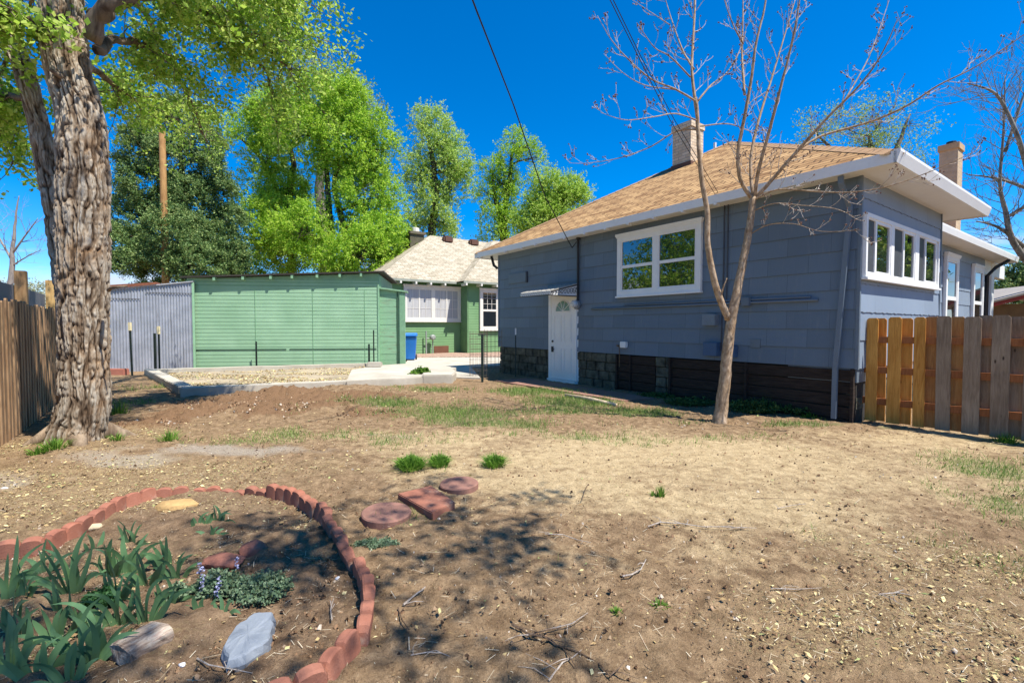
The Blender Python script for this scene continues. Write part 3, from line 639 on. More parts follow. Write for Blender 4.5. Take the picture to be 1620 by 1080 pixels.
wallbox('louvre_box', 806, 434, 835, 446, .03, M_SIDET); a_, z_ = xz(834, 431); b = MB(); b.box(a_, a_+.05, -.06, -.01, xz(834, 447)[1], z_+.02); b.build('louvre_box', M_SCREEN, house)
b = MB(); p0 = xz(938, 489); p1 = xz(1296, 472); b.tube([(p0[0], -.045, p0[1]), (p1[0], -.045, p0[1])], .022, 8); b.tube([(xz(990, 489)[0], -.04, p0[1]+.05), (p1[0]-.1, -.04, p0[1]+.05)], .014, 8); b.build('conduit', M_SIDET, house, smooth=True)
wallbox('junction_box', 1177, 471, 1190, 484, .09, M_SIDET)
wallbox('utility_box', 1117, 497, 1138, 515, .12, paint('light_box_paint', (.17, .21, .25), .5)); wallbox('utility_box', 1119, 541, 1141, 563, .13, M_BLUE); wallbox('utility_box', 1158, 546, 1168, 565, .10, M_BLUE)
wallbox('access_panel', 1188, 536, 1204, 550, .012, M_SIDET, bev=.004)
wallbox('outlet_cover', 985, 540, 994, 550, .08, M_WHITE)
b = MB(); a_, z_ = xz(981, 547); b.tube([(a_, -.02, z_), (a_, -.10, z_+.01)], .02, 8); b.tube([(a_+.02, -.05, z_), (a_+.03, -.05, .5)], .009, 6); b.build('hose_tap', paint('brass_tap', (.16, .10, .05), .5, .2), house)
for px in (1147, 1153): x = xz(px, 370)[0]; b = MB(); b.tube([(x, -.03, ZE), (x, -.03, xz(px, 430)[1]), (x-.03, -.03, .95)], .011, 6); b.build('cable_riser', M_SCREEN, house)
# downspouts
def pipe(name, pts, r, m, parent): b = MB(); b.tube(pts, r, 8); return b.build(name, m, parent, smooth=True)
b = MB(); a0_, z0_ = xz(1326, 283, -OV*.9) if False else HF.onY(1326, 290, -OV+.05); top = Vector((a0_+.03, -OV+.06, ZE-.02))
pts = [top, top+Vector((.0, 0, -.10)), Vector((-.10, -.09, ZE-.42)), Vector((-.11, -.08, ZE-.6)), Vector((-.235, -.09, ZS-.02)), Vector((-.24, -.09, .05))]
def flatpipe(pts, wd, dp, name, m, parent):
    b = MB()
    for p, q in zip(pts[:-1], pts[1:]):
        p, q = Vector(p), Vector(q); s = Vector((wd/2, 0, 0)); d = Vector((0, dp/2, 0))
        b.add([p-s-d, p+s-d, p+s+d, p-s+d, q-s-d, q+s-d, q+s+d, q-s+d], [(0, 1, 2, 3), (4, 5, 6, 7), (0, 1, 5, 4), (1, 2, 6, 5), (2, 3, 7, 6), (3, 0, 4, 7)])
    return b.build(name, m, parent)
flatpipe(pts, .062, .05, 'downspout', M_SIDET, house)
yl = [HF.onX(1553, 430, NX-.2)[0]]; b = MB(); yp = L1+L2
b.tube([(-REC+.06, yp, .1), (-REC+.06, yp, 2.95), (-REC+.25, yp+.0, 3.2), (NX, yp+.4, ZE-.05)], .05, 8); b.build('downspout', M_BLACK, house, smooth=True)
b = MB(); b.tube([(-LB-.05, -.03, 3.1), (-LB-.2, -.05, 3.2), (-LB-.25, -.1, ZE)], .04, 8); b.build('downspout', M_BLACK, house, smooth=True)
# porch at the far end: white column and beam
b = MB(); b.box(-REC-.45, -REC+.02, L1+L2+.9, L1+L2+1.3, .2, ZE); b.build('porch_column', M_WHITE, house, bevel=.01)
b = MB(); b.box(-REC-.4, -REC, L1+L2, L1+L2+3, ZE-.45, ZE-.001); b.build('porch_beam', M_WHITE, house)
# ================================================================ SHEDS, SLAB, GREEN HOUSE, PATHS, FENCES
M_GREEN = paint('green_paint', (.27, .48, .29), .6, .13, 2.2, (.10, .09, .06), .3, .2, 40, (1, 1, 1))
M_GREEND = paint('green_trim_paint', (.20, .37, .22), .6, .12, 3, (.10, .08, .05), .35)
t = NT('weathered_green_boards'); v = t.coord(scale=(1, 1, 9)); nn = t.noise(v, 2.2, 7, .7, .6)
M_GREENW = t.col(t.mix(t.rng(nn, .52, .70), (.26, .46, .28), (.22, .23, .16)), .75, .2); t.bump(nn, .4, .008)
def shed_siding_mat():
    t = NT('green_siding'); tcn = t.n('ShaderNodeTexCoord'); uv = tcn.outputs['UV']
    a = t.noise(uv, .9, 5); m = t.n('ShaderNodeMapping'); m.inputs['Scale'].default_value = (.7, 14, 1); t.L.new(uv, m.inputs[0]); b = t.noise(m.outputs[0], 2.5, 6, .7)
    c = t.mix(t.rng(a, .3, .7), (.25, .43, .26), (.34, .54, .345)); c = t.mix(t.rng(b, .60, .74, 0, .65), c, (.08, .13, .07)); c = t.mix(t.rng(b, .40, .30, 0, .4), c, (.30, .50, .35))
    t.bump(b, .4, .006); return t.col(c, .6, .3)
M_GSID = shed_siding_mat()
# ---- green shed
SY = 15.35; SYL = 14.93; SYR = 15.80; sx0 = P(309, 500, SY).x; sx1 = P(596, 500, SY).x; szl = P(309, 441, SYL).z; szr = P(597, 433, SYR).z
shed = thing('green_shed', 'long green painted shed with lap siding and a low flat roof', 'shed', ((sx0+sx1)/2, SY, 0), math.radians(7.8))
ox = (sx0+sx1)/2; HW = (sx1-sx0)/2
lapwall('front_wall', (-HW, 0, 0), (1, 0, 0), (0, -1, 0), 2*HW, .0, szl+.02, .118, M_GSID, shed, .008)
b = MB(); b.prism([(-HW, .01, -.1), (HW, .01, -.1), (HW, .01, szr-.02), (-HW, .01, szl-.02)], (0, 3.8, 0)); b.build('shed_body', M_GREEND, shed)
b = MB(); b.prism([(-HW, -.004, szl-.22), (HW, -.004, szl-.22), (HW, -.004, szr), (-HW, -.004, szl)], (0, .012, 0)); b.build('top_board', M_GREEND, shed)
for x, wd in ((-HW+.06, .14), (HW-.02, .05)):
    b = MB(); b.box(x-wd/2, x+wd/2, -.035, .0, 0, szl-.05); b.build('corner_trim', M_GREEN, shed)
for px in (407, 493, 573): x = P(px, 500, SY).x-ox; b = MB(); b.box(x-.006, x+.006, -.017, .0, .05, szl-.3); b.build('seam_strip', M_GREEND, shed)
b = MB(); zz = P(400, 552, SY).z
for x0_, x1_ in ((-HW+.15, 0.0), (.1, HW-.1)): b.box(x0_, x1_, -.022, -.0, zz-.012, zz+.012)
b.build('ledge_strip', paint('worn_green', (.06, .12, .07), .8), shed)
b = MB(); th = .05
b.prism([(-HW-.12, -.17, szl+.02), (HW+.18, -.17, szr+.03), (HW+.18, -.17, szr+.03+th), (-HW-.12, -.17, szl+.02+th)], (0, 4.2, 0)); b.build('roof', paint('black_roofing', (.045, .04, .032), .9, .2), shed)
for px in (345, 387, 428, 460, 498, 533, 566):
    x = P(px, 440, SY-.15).x-ox; z = szl+(szr-szl)*(x+HW)/(2*HW); b = MB(); b.box(x-.035, x+.035, -.16, .0, z-.09, z+.018); b.build('rafter_tail', M_GREEN, shed)
# lean-to with plank door at its right end
DY_ = SY+.15; lx0 = P(597, 500, DY_).x-ox; lx1 = P(637, 500, DY_).x-ox; lz = P(600, 455, DY_).z; lzr = P(635, 461, DY_).z
b = MB(); b.prism([(lx0, .15, 0), (lx1, .15, 0), (lx1, .15, lzr), (lx0, .15, lz)], (0, .35, 0)); b.build('lean_to', M_GREENW, shed)
b = MB(); z = .04; rr = random.Random(8); xd = P(626, 500, DY_).x-ox
while z < lz-.25: b.box(lx0+.01, xd-.03, .135+rr.uniform(0, .008), .149, z, z+.2-.008); z += .2
b.build('plank_door', M_GREENW, shed)
b = MB(); b.box(lx0-.015, lx0+.02, .10, .14, 0, lz-.02); b.build('door_post', M_GREEND, shed)
b = MB(); b.box(xd-.02, xd+.015, .115, .148, 0, lz-.1); b.build('door_post', paint('dark_green_post', (.05, .11, .06), .8), shed)
b = MB(); b.box(lx1-.16, lx1+.02, .09, .13, 0, lzr-.02); b.build('door_post', M_GREEND, shed)
b = MB(); b.prism([(lx0-.03, .05, lz), (lx1+.1, .05, lzr), (lx1+.1, .05, lzr+.05), (lx0-.03, .05, lz+.05)], (0, .5, 0)); b.build('lean_to_roof', M_GREENW, shed)
# ---- corrugated shed
t = NT('galvanised_sheet'); v = t.coord(); a = t.noise(v, 2.2, 6); g = t.noise(t.coord(scale=(3, 3, .35)), 3, 6)
c = t.mix(t.rng(a, .3, .7), (.30, .32, .36), (.46, .48, .53)); c = t.mix(t.rng(g, .56, .72, 0, .6), c, (.17, .16, .16)); M_ZINC = t.col(c, .42, .4); t.p.inputs['Metallic'].default_value = .35; t.bump(a, .1, .01)
cy0 = 13.9; cy1 = 14.84; cl = P(150, 500, cy0); crr = P(307, 500, cy1)
csh = thing('corrugated_shed', 'grey corrugated metal shed beside the green shed', 'shed', (crr.x, crr.y, 0), math.atan2(cy1-cy0, crr.x-cl.x))
CL = math.hypot(cy1-cy0, crr.x-cl.x); zl_, zr_ = P(175, 460, 14.2).z, P(307, 446, cy1).z
zl_ = zr_-(zr_-zl_)*CL/(P(307, 500, cy1)-P(175, 500, 14.2)).length
X = np.arange(-CL, 0.001, .0125); n = len(X); V = []; Fc = []
sheet = np.floor(-X/.86)
yv = -.014*np.sin(X*2*math.pi/.076)-.004*(sheet % 2)
for i in range(n):
    zt_ = zr_+(zr_-zl_)*X[i]/CL
    for z in (-.05, zt_*.5, zt_): V.append((X[i], yv[i], z))
for i in range(n-1):
    for j in range(2): Fc.append((i*3+j, i*3+3+j, i*3+4+j, i*3+1+j))
npmesh('corrugated_wall', V, Fc, M_ZINC, csh)
b = MB(); b.prism([(-CL, .03, -.1), (0, .03, -.1), (0, .03, zr_-.03), (-CL, .03, zl_-.03)], (0, 2.5, 0)); b.build('shed_body', M_SHAD, csh)
b = MB(); b.prism([(-CL, -.05, zl_), (.0, -.05, zr_), (.0, -.05, zr_+.03), (-CL, -.05, zl_+.03)], (0, 3, 0)); b.build('roof', paint('zinc_roof', (.42, .43, .46), .5, .15, 4, (.2, .1, .06), .5), csh)
b = MB(); xx = -CL+(CL*.62); b.prism([(-CL, -.07, zl_+.03), (xx, -.07, zl_+(zr_-zl_)*.62+.03), (xx, -.07, zl_+(zr_-zl_)*.62+.10), (-CL, -.07, zl_+.16)], (0, .4, 0)); b.build('rusty_ridge', paint('rust', (.22, .08, .045), .8, .3, 8), csh)
b = MB(); b.box(-CL, -CL*.55, -.03, -.016, zl_-.20, zl_-.185); b.box(-CL*.5, -.02, -.03, -.016, zr_-.37, zr_-.355); b.build('sheet_edge', paint('dark_edge', (.1, .1, .11)), csh)
b = MB(); b.box(-.04, .02, -.03, .03, 0, zr_-.02); b.build('corner_trim', M_GREEN, csh)
# ---- concrete slab with raised kerbs
t = NT('concrete'); v = t.coord(); a = t.noise(v, 1.6, 7, .65); f_ = t.noise(v, 25, 5, .7)
c = t.mix(t.rng(a, .3, .7), (.38, .34, .27), (.54, .50, .42)); c = t.mix(t.rng(f_, .6, .72, 0, .5), c, (.30, .26, .2)); M_CONC = t.col(c, .9, .2); t.bump(f_, .5, .008)
f0 = G(285, 628); f1 = G(722, 604); b0 = G(228, 593, .0); b1 = G(604, 581, .0); b0 = Vector((b0.x, b0.y, 0)); H_ = .17
slab = thing('concrete_slab', 'low pale concrete foundation with raised kerbs and leaf scraps in front of the green shed', 'foundation', (f0.x, f0.y, 0))
def kerb(name, p, q, wd, h, side=1, z=0.0, h2=None):
    p, q = Vector(p)-Vector((f0.x, f0.y, 0)), Vector(q)-Vector((f0.x, f0.y, 0)); p.z = q.z = 0; d = (q-p).normalized(); nrm = Vector((-d.y, d.x, 0))*side*wd; h2 = h2 or h
    n = 14; V = MB()
    r_ = random.Random(len(name)+int(wd*100)); js = [r_.uniform(-.008, .008) for _ in range(n+1)]; vs = []
    for i in range(n+1):
        o = p+(q-p)*i/n; hh = h+(h2-h)*i/n+js[i]; vs += [o+Vector((0, 0, -.2)), o+nrm+Vector((0, 0, -.2)), o+nrm+Vector((0, 0, hh)), o+Vector((js[i]*.5, js[i], hh))]
    fs = [(0, 1, 2, 3), tuple(range(4*n, 4*n+4))]
    for i in range(n):
        for j in range(4): fs.append((4*i+j, 4*i+(j+1) % 4, 4*i+4+(j+1) % 4, 4*i+4+j))
    V.add(vs, fs); return V.build(name, M_CONC, slab, bevel=.012)
mid = f0+(f1-f0)*.86
kerb('front_kerb', f0, mid, .28, H_, 1, h2=.15)
nL = (b0-f0).normalized(); nF = (f1-f0).normalized(); nB = (b1-b0).normalized()
kerb('left_kerb', f0+nL*.29+nF*.02, b0, .26, H_-.003, -1)
kerb('back_kerb', b0+nB*.2, b1, .24, H_-.006, -1)
b = MB(); pl = [f0+nL*.2, mid+Vector((0, .1, 0)), b1, b0]; pl = [Vector((q.x-f0.x, q.y-f0.y, -.1)) for q in pl]; b.prism(pl, (0, 0, .145)); b.build('slab_floor', paint('dusty_slab_floor', (.36, .295, .20), .95, .3, 1.2, (.20, .14, .08), .7, .5, 30), slab)
b = MB(); q0 = G(548, 614); q1 = G(640, 608); q2 = G(722, 590); q3 = G(640, 583); b.prism([Vector((q.x-f0.x, q.y-f0.y, -.1)) for q in (q0, q1, G(668, 606), q2, q3, G(598, 586), G(556, 594))], (0, 0, .265)); b.build('slab_end', M_CONC, slab, bevel=.012)
b = MB(); b.prism([Vector((q.x-f0.x, q.y-f0.y, -.1)) for q in (G(668, 607), G(716, 606), G(722, 600), G(714, 591), G(690, 588), G(668, 593))], (0, 0, .31)); b.build('slab_block', M_CONC, slab, bevel=.025)
# scraps of leaves lying on the slab floor
n = 9000; u = rng.random((n, 2)); pA = np.array([f0.x, f0.y])+.3; qd = lambda: None
A0, B0_, C0, D0 = [np.array([q.x, q.y]) for q in (f0+nL*.4+nF*.35, mid+Vector((0, .45, 0)), b1+Vector((-.2, -.35, 0)), b0+nB*.5-nL*.3)]
xy = (1-u[:, :1])*(1-u[:, 1:])*A0+u[:, :1]*(1-u[:, 1:])*B0_+u[:, :1]*u[:, 1:]*C0+(1-u[:, :1])*u[:, 1:]*D0
kk = n2(xy[:, 0], xy[:, 1]*2.2, .8, 3, 55) > .50; xy = xy[kk]; n = len(xy); r = rng.uniform(.012, .035, n); a = rng.uniform(0, 6.28, n)
Cn = np.concatenate([xy, .05+rng.uniform(0, .03, (n, 1))], 1); U_ = np.stack([np.cos(a), np.sin(a), rng.normal(0, .3, n)], 1)*r[:, None]; W_ = np.stack([-np.sin(a), np.cos(a), rng.normal(0, .3, n)], 1)*r[:, None]*.6
V = np.stack([Cn-U_, Cn+W_, Cn+U_, Cn-W_], 1).reshape(-1, 3)
tag(npmesh('leaf_litter', V, np.arange(4*n).reshape(n, 4), bpy.data.materials['dry_leaves']), 'dry leaf scraps collected on the concrete slab floor', 'leaf litter', kind='stuff')
def rock(name, c, size, m, label, cat, seed, rz=0, cuts=3, rough=.25, flat=None, group=None, square=.0):
    bm = bmesh.new(); bmesh.ops.create_icosphere(bm, subdivisions=cuts, radius=1)
    co = np.array([v.co[:] for v in bm.verts])
    if square: co = np.sign(co)*np.abs(co)**(1-square); 
    d = 1+rough*(fbm(co*1.1+seed*7.1, 4, seed)-.5)*2; rs = np.random.default_rng(seed)
    for k in range(9):
        nrm = rs.normal(0, 1, 3); nrm /= np.linalg.norm(nrm); lim = rs.uniform(.62, .9); dd = co@nrm; ex = np.maximum(dd*d-lim, 0); co = co-np.outer(ex*.85, nrm)
    co = co*d[:, None]
    for v, q in zip(bm.verts, co): v.co = Vector((q[0]*size[0], q[1]*size[1], max(q[2], -.5)*size[2] if flat is None else min(max(q[2], -.5), flat)*size[2]))
    me = bpy.data.meshes.new(name); bm.to_mesh(me); bm.free()
    o = link(name, me, m); o.location = c; o.rotation_euler = (0, 0, rz); return tag(o, label, cat, group)
p = G(594, 578, .2); b = MB(); b.box(-.2, .2, -.12, .12, 0, .14); o = b.build('concrete_block', M_CONC, None, bevel=.015); o.location = (p.x, p.y-.1, .17); o.rotation_euler = (0, 0, .1); tag(o, 'small pale concrete block sitting on the back corner of the slab', 'block')
# ---- concrete path and driveway, gravel strip
def sheet(name, pts, z, m, label=None, kind='structure', th=.06):
    b = MB(); b.prism([(q.x, q.y, z-th) for q in pts], (0, 0, th)); o = b.build(name, m); return tag(o, label, kind=kind)
t = NT('pink_gravel'); v = t.coord(); vo = t.n('ShaderNodeTexVoronoi'); vo.inputs['Scale'].default_value = 22; t.L.new(v, vo.inputs['Vector'])
M_GRAV = t.col(t.mix(t.rng(t.noise(v, 14, 4), .3, .7), t.ramp(vo.outputs['Color'], [(.2, (.33, .19, .13)), (.6, (.52, .36, .27)), (.9, (.62, .5, .4))]), (.36, .24, .18)), .9, .2); t.bump(vo.outputs['Distance'], 1, .04)
sheet('driveway', [G(628, 596), G(760, 600), G(745, 582.), G(860, 577), G(830, 562), G(648, 566.5)], .045, M_CONC, 'pale concrete drive running between the two houses')
p0, p1 = G(640, 567), G(840, 566)
sheet('gravel_strip', [p0, p1, G(860, 556), G(620, 556)], .07, M_GRAV, 'pinkish gravel strip along the green house wall')
sheet('brick_path', [HF.w(-7.2, -1.35), HF.w(-3.2, -1.25), HF.w(-3.1, -.45), HF.w(-7.2, -.4)], .03, paint('red_flagstone', (.28, .15, .11), .9, .2, 4, (.1, .07, .05), .6, .5, 20), 'dusty reddish flagstone strip along the blue house wall', th=.08)
# ---- green house behind
GH = Frame((-5.03, 22.0, 0), math.atan2(.58, .815))
gh_ = thing('green_house', 'green house with cream shingled hip roof behind the shed', 'house', GH.o, GH.a)
t = NT('green_lap'); uvc = t.n('ShaderNodeTexCoord').outputs['UV']; a = t.noise(uvc, .8, 4)
M_GLAP = t.col(t.mix(t.rng(a, .3, .7), (.15, .29, .13), (.20, .36, .17)), .65, .3)
M_GLAPD = paint('green_wall_paint', (.13, .25, .115), .65)
M_CREAM = shingles('cream_shingles', (.32, .275, .19), (.57, .50, .385), (.19, .16, .11), w=.34, h=.17)
M_TRIMC = paint('cream_trim', (.74, .70, .62), .6, .05)
GE = 3.45; GT = GE+.1
lapwall('front_wall', (-1.0, 0, 0), (1, 0, 0), (0, -1, 0), 3.95, 0, GE, .125, M_GLAP, gh_, .014)
lapwall('wing_wall', (2.95, -.75, 0), (1, 0, 0), (0, -1, 0), 9, 0, GE, .125, M_GLAP, gh_, .014)
b = MB(); b.box(-1.0, 12, .02, 8, -.1, GE); b.build('wall_core', M_GLAPD, gh_); b = MB(); b.box(2.96, 12, -.73, .019, -.1, GE-.001); b.build('wing_core', M_GLAPD, gh_)
b = MB(); b.box(2.92, 3.0, -.785, -.73, 0, GE); b.build('corner_trim', M_GLAPD, gh_)
e = -.42; tl = -1.42; q = 4.5; pt = .64; zr = GT+pt*(q-e); tk = tl+(q-e)
pol = []
def rp2(vs, e0, e1, up): pol.append((vs, slope_uv(vs, e0, e1, up)))
rp2([(tl, e, GT), (13, e, GT), (13, q, zr), (tk, q, zr)], (tl, e, GT), (13, e, GT), (0, 1, pt))
rp2([(tl, 2*q-e, GT), (tl, e, GT), (tk, q, zr)], (tl, 9, GT), (tl, e, GT), (1, 0, pt))
rp2([(13, 2*q-e, GT), (tl, 2*q-e, GT), (tk, q, zr), (13, q, zr)], (13, 9, GT), (tl, 9, GT), (0, -1, pt))
e2 = e-.75; t2 = 2.95-.42
rp2([(t2, e2, GT), (14, e2, GT), (14, q-.75, zr+.002), (t2+q-e, q-.75, zr+.002)], (t2, e2, GT), (13, e2, GT), (0, 1, pt))
rp2([(t2, e, GT+.003), (t2, e2, GT), (t2+q-e, q-.75, zr+.002), (t2+q-e, q, zr+.002)], (t2, 9, GT), (t2, e2, GT), (1, 0, pt))
uvpoly('roof', pol, M_CREAM, gh_)
b = MB(); b.box(tl, 13, e+.01, .02, GE, GE+.03); b.box(tl, 0, .02, 8, GE, GE+.03); b.box(t2, 13, e2+.01, e, GE-.003, GE+.03); b.build('soffit', M_GLAPD, gh_)
b = MB(); b.box(tl-.02, t2, e-.03, e, GE, GT+.01); b.box(t2-.02, 13, e2-.03, e2, GE, GT+.01); b.box(tl-.03, tl, e-.03, 9, GE, GT+.012); b.build('eave_board', paint('grey_green_eave', (.30, .32, .26), .7), gh_)
for x in (-1.1, -.35, .4, 1.15, 1.9): b = MB(); b.box(x-.04, x+.04, e-.06, .0, GE-.11, GE-.002); b.build('rafter_tail', M_TRIMC, gh_)
for x in (2.65, 3.5, 4.4, 5.3): b = MB(); b.box(x-.04, x+.04, e2-.06, -.74, GE-.11, GE-.002); b.build('rafter_tail', M_TRIMC, gh_)
t = NT('white_curtain'); v = t.coord(scale=(30, 1, .6)); nn = t.noise(v, 1, 3); M_CURT = t.col(t.mix(t.rng(nn, .3, .7), (.36, .36, .36), (.56, .56, .55)), .9, .1)
def gx(px, y=0): return GH.onY(px, 480, y)[0]
def gz(px, py, y=0): return GH.onY(px, py, y)[1]
g2 = glass('clear_glass', see=1)
a0, a1 = gx(637.5), gx(727.5); z1_ = gz(637.5, 451); z0_ = gz(637.5, 508)
cs = [(0, .235, 0, 1, M_CURT), (.235, .475, 0, 1, M_CURT), (.525, .765, 0, 1, M_CURT), (.765, 1, 0, 1, M_CURT)]
sash_window(gh_, 'y', a0, a1, z0_, z1_, cs, -.016, .14, .09, .04, grid=(2, 3, 0), mat=M_TRIMC)
xm = (a0+a1)/2; b = MB(); b.box(xm-.09, xm+.09, -.10, -.03, z0_+.14, z1_-.14); b.build('mullion', M_TRIMC, gh_)
a0, a1 = gx(758, -.75), gx(788, -.75); z1_ = gz(758, 457, -.75); z0_ = gz(758, 522, -.75)
sash_window(gh_, 'y', a0, a1, z0_, z1_, [(0, 1, .48, 1, M_DARKGL, .05), (0, 1, 0, .48, M_DARKGL, .05)], -.766, .13, .09, .03, grid=(3, 3, .3), mat=M_TRIMC)
b = MB(); b.box(gx(686), gx(709), -.03, .0, gz(690, 560), gz(690, 547)); b.build('crawl_vent', paint('rust_vent', (.16, .07, .04), .8), gh_)
b = MB(); x = gx(671); b.tube([(x, -.2, 0), (x, -.2, 1.15)], .035, 6); b.tube([(x, -.2, .8), (x+.35, -.2, .8), (x+.35, -.15, 0)], .03, 6); b.lathe((x+.3, -.2, .85), [(.13, 0), (.13, -.16), (.08, -.2)], 12, axis='y'); b.build('gas_meter', paint('meter_grey', (.30, .33, .30), .5), gh_)
p = P(656, 378, 27.0)-GH.o; cxx, cyy = p.dot(GH.X), p.dot(GH.Y)
b = MB(); b.box(cxx-.42, cxx+.42, cyy-.35, cyy+.35, GE, P(650, 369, 27).z); o = b.build('chimney', paint('olive_brick', (.10, .09, .055), .9, .25, 9), gh_)
b = MB(); b.box(cxx-.5, cxx+.5, cyy-.43, cyy+.43, P(650, 372, 27).z, P(650, 368, 27).z); b.build('chimney_cap', paint('olive_cap', (.14, .12, .08), .9), o)
b = MB(); b.lathe((cxx+.05, cyy, P(650, 368, 27).z), [(.22, 0), (.22, .25), (.18, .27)], 10); b.build('flue', M_TRIMC, o)
for px in (707, 742):
    p = P(px, 381, 27.8 if px < 720 else 29.2)-GH.o; xx = p.dot(GH.X); yv_ = q-.55; zz = GT+pt*(yv_-e); b = MB(); b.box(xx-.3, xx+.3, yv_-.2, yv_+.2, zz-.1, zz+.30); b.build('roof_vent', paint('brown_vent', (.12, .055, .035), .7), gh_, bevel=.08)
# ---- utility pole behind the sheds
pp = P(262, 445, 20.5); pole = thing('utility_pole', 'weathered brown wooden utility pole standing behind the corrugated shed', 'pole', (pp.x, pp.y, 0))
b = MB(); tp = P(261.5, 202, 20.5).z; b.tube([(0, 0, -.1), (0, 0, tp*.5), (0, 0, tp-.15), (0, 0, tp)], [.145, .135, .12, .08], 14); b.build('pole_shaft', wood('pole_wood', (.24, .115, .04), (.50, .29, .11), (6, 6, .8)), pole, smooth=True)
# ---- right fence: pickets nailed on alternate sides of three rails
FA = HA; fp = Vector((4.86, 6.6, 0))+Vector((.815, .58, 0))*.32
FF = Frame(fp, FA)
rf = thing('picket_fence', 'cedar picket fence beside the blue house, orange near it and grey further right', 'fence', fp, FA)
M_CED = wood('orange_cedar', (.36, .135, .02), (.72, .36, .085)); M_GREYW = wood('grey_weathered_cedar', (.16, .105, .065), (.37, .27, .18)); M_MIDW = wood('half_weathered_cedar', (.28, .12, .04), (.52, .28, .10)); M_RAIL = wood('rail_wood', (.20, .065, .02), (.38, .14, .05))
TOPZ = P(1400, 502, FF.w(.3, 0).y).z
def picket(x0_, x1_, y, z1_, m, parent, zb=.03):
    c = .025; b = MB(); r_ = random.Random(int(x0_*1000)); j = r_.uniform(-.012, .012); lean = r_.uniform(-.012, .006)
    b.prism([(x0_, y, zb), (x1_, y, zb), (x1_+lean, y, z1_-c+j), (x1_-c+lean, y, z1_+j), (x0_+c+lean, y, z1_+j), (x0_+lean, y, z1_-c+j)], (0, .018, 0)); return b.build('picket', m, parent, bevel=.002)
def fx_(px, y): return FF.onY(px, 560, y)[0]
fr_ = [(1370, 1387), (1404, 1424), (1446, 1463), (1482, 1504), (1524, 1550), (1569, 1597), (1620, 1650)]
bk_ = [(1386, 1402), (1426, 1443), (1467, 1484), (1507, 1527), (1549, 1571), (1598, 1621)]
ms_ = [M_CED, M_CED, M_CED, M_GREYW, M_GREYW, M_GREYW, M_GREYW]; mb_ = [M_CED, M_CED, M_MIDW, M_MIDW, M_GREYW, M_GREYW]
for (a, c), m in zip(fr_, ms_): picket(fx_(a, -.04), fx_(c, -.04)+.01, -.04, TOPZ, m, rf)
for (a, c), m in zip(bk_, mb_): xa_ = fx_(a, .04); picket(xa_-.03, xa_+.12, .04, TOPZ, m, rf)
x = fx_(1650, -.04)+.13
for i in range(8): picket(x+.26*i, x+.26*i+.14, -.04, TOPZ, M_GREYW, rf); picket(x+.26*i-.14, x+.26*i, .04, TOPZ, M_GREYW, rf)
xl = fx_(1361, -.02)
for zc_ in (P(1410, 538, FF.w(.4, 0).y).z, P(1410, 587, FF.w(.4, 0).y).z, P(1410, 638, FF.w(.4, 0).y).z): b = MB(); b.box(xl, xl+3.9, -.021, .038, zc_-.045, zc_+.045); b.build('rail', M_RAIL, rf)
b = MB(); b.box(xl-.07, xl+.02, -.09, -.022, 0, TOPZ-.10); b.build('post', M_CED, rf)
# ---- left fence
lf0 = G(26, 693); lf1 = G(82, 647); d_ = Vector((lf1.x-lf0.x, lf1.y-lf0.y, 0)); la = math.atan2(d_.y, d_.x)
# local x runs away from the camera, y to the outer side
LF = Frame((lf0.x, lf0.y, 0), la)
lf = thing('board_fence', 'weathered brown board fence behind the big tree trunk', 'fence', LF.o, la)
M_LB = wood('brown_weathered_board', (.15, .075, .035), (.46, .30, .17), (10, 10, 1)); M_LP = wood('post_timber', (.20, .11, .05), (.38, .24, .12)); M_LPL = wood('fresh_post_timber', (.42, .24, .08), (.62, .42, .18))
zt_f = P(28, 475, lf0.y).z; x = -2.6; r_ = random.Random(5); i = 0
while x < d_.length+3.2:
    wd = r_.uniform(.09, .105); b = MB(); z_ = zt_f+r_.uniform(-.03, .02); b.prism([(x, 0, .02), (x+wd, 0, .02), (x+wd, 0, z_-.02), (x+wd-.02, 0, z_), (x+.02, 0, z_), (x, 0, z_-.02)], (0, .02, 0)); b.build('picket', M_LB, lf); x += wd+(.055 if i % 2 else .10); i += 1
for z_ in (.4, 1.35): b = MB(); b.box(-2.6, d_.length+3.2, .021, .07, z_-.045, z_+.045); b.build('rail', M_LB, lf)
b = MB(); b.box(-2.6, d_.length+3.2, .075, .09, .0, 1.62); b.build('backing_board', wood('dark_backing', (.05, .028, .018), (.13, .075, .045)), lf)
sf = thing('screen_fence', 'grey mesh screen between two timber posts, taller than the board fence', 'fence', LF.w(0, .35), la)
SF = Frame(LF.w(0, .35), la)
for (pa, pb, pt_, m, nm) in ((17, 46, 422, M_LP, 'post'), (67, 90, 438, M_LPL, 'post')):
    xa_, zz = SF.onY(pa, pt_); xb_, _ = SF.onY(pb, pt_); xm = (xa_+xb_)/2; b = MB(); b.box(xm-.075, xm+.075, -.07, .07, 0, zz); b.build(nm, m, sf, bevel=.006)
t = NT('grey_mesh_screen'); v = t.coord('Object'); wv = t.n('ShaderNodeTexWave'); wv.inputs['Scale'].default_value = 12; t.L.new(v, wv.inputs['Vector']); M_SCR = t.col(t.mix(t.rng(wv.outputs['Fac'], 0, 1), (.15, .155, .17), (.22, .225, .24)), .8, .2)
b = MB(); b.box(-3, d_.length+3, .08, .09, 0, P(30, 430, SF.w(.3, 0).y).z); b.build('mesh_panel', M_SCR, sf)
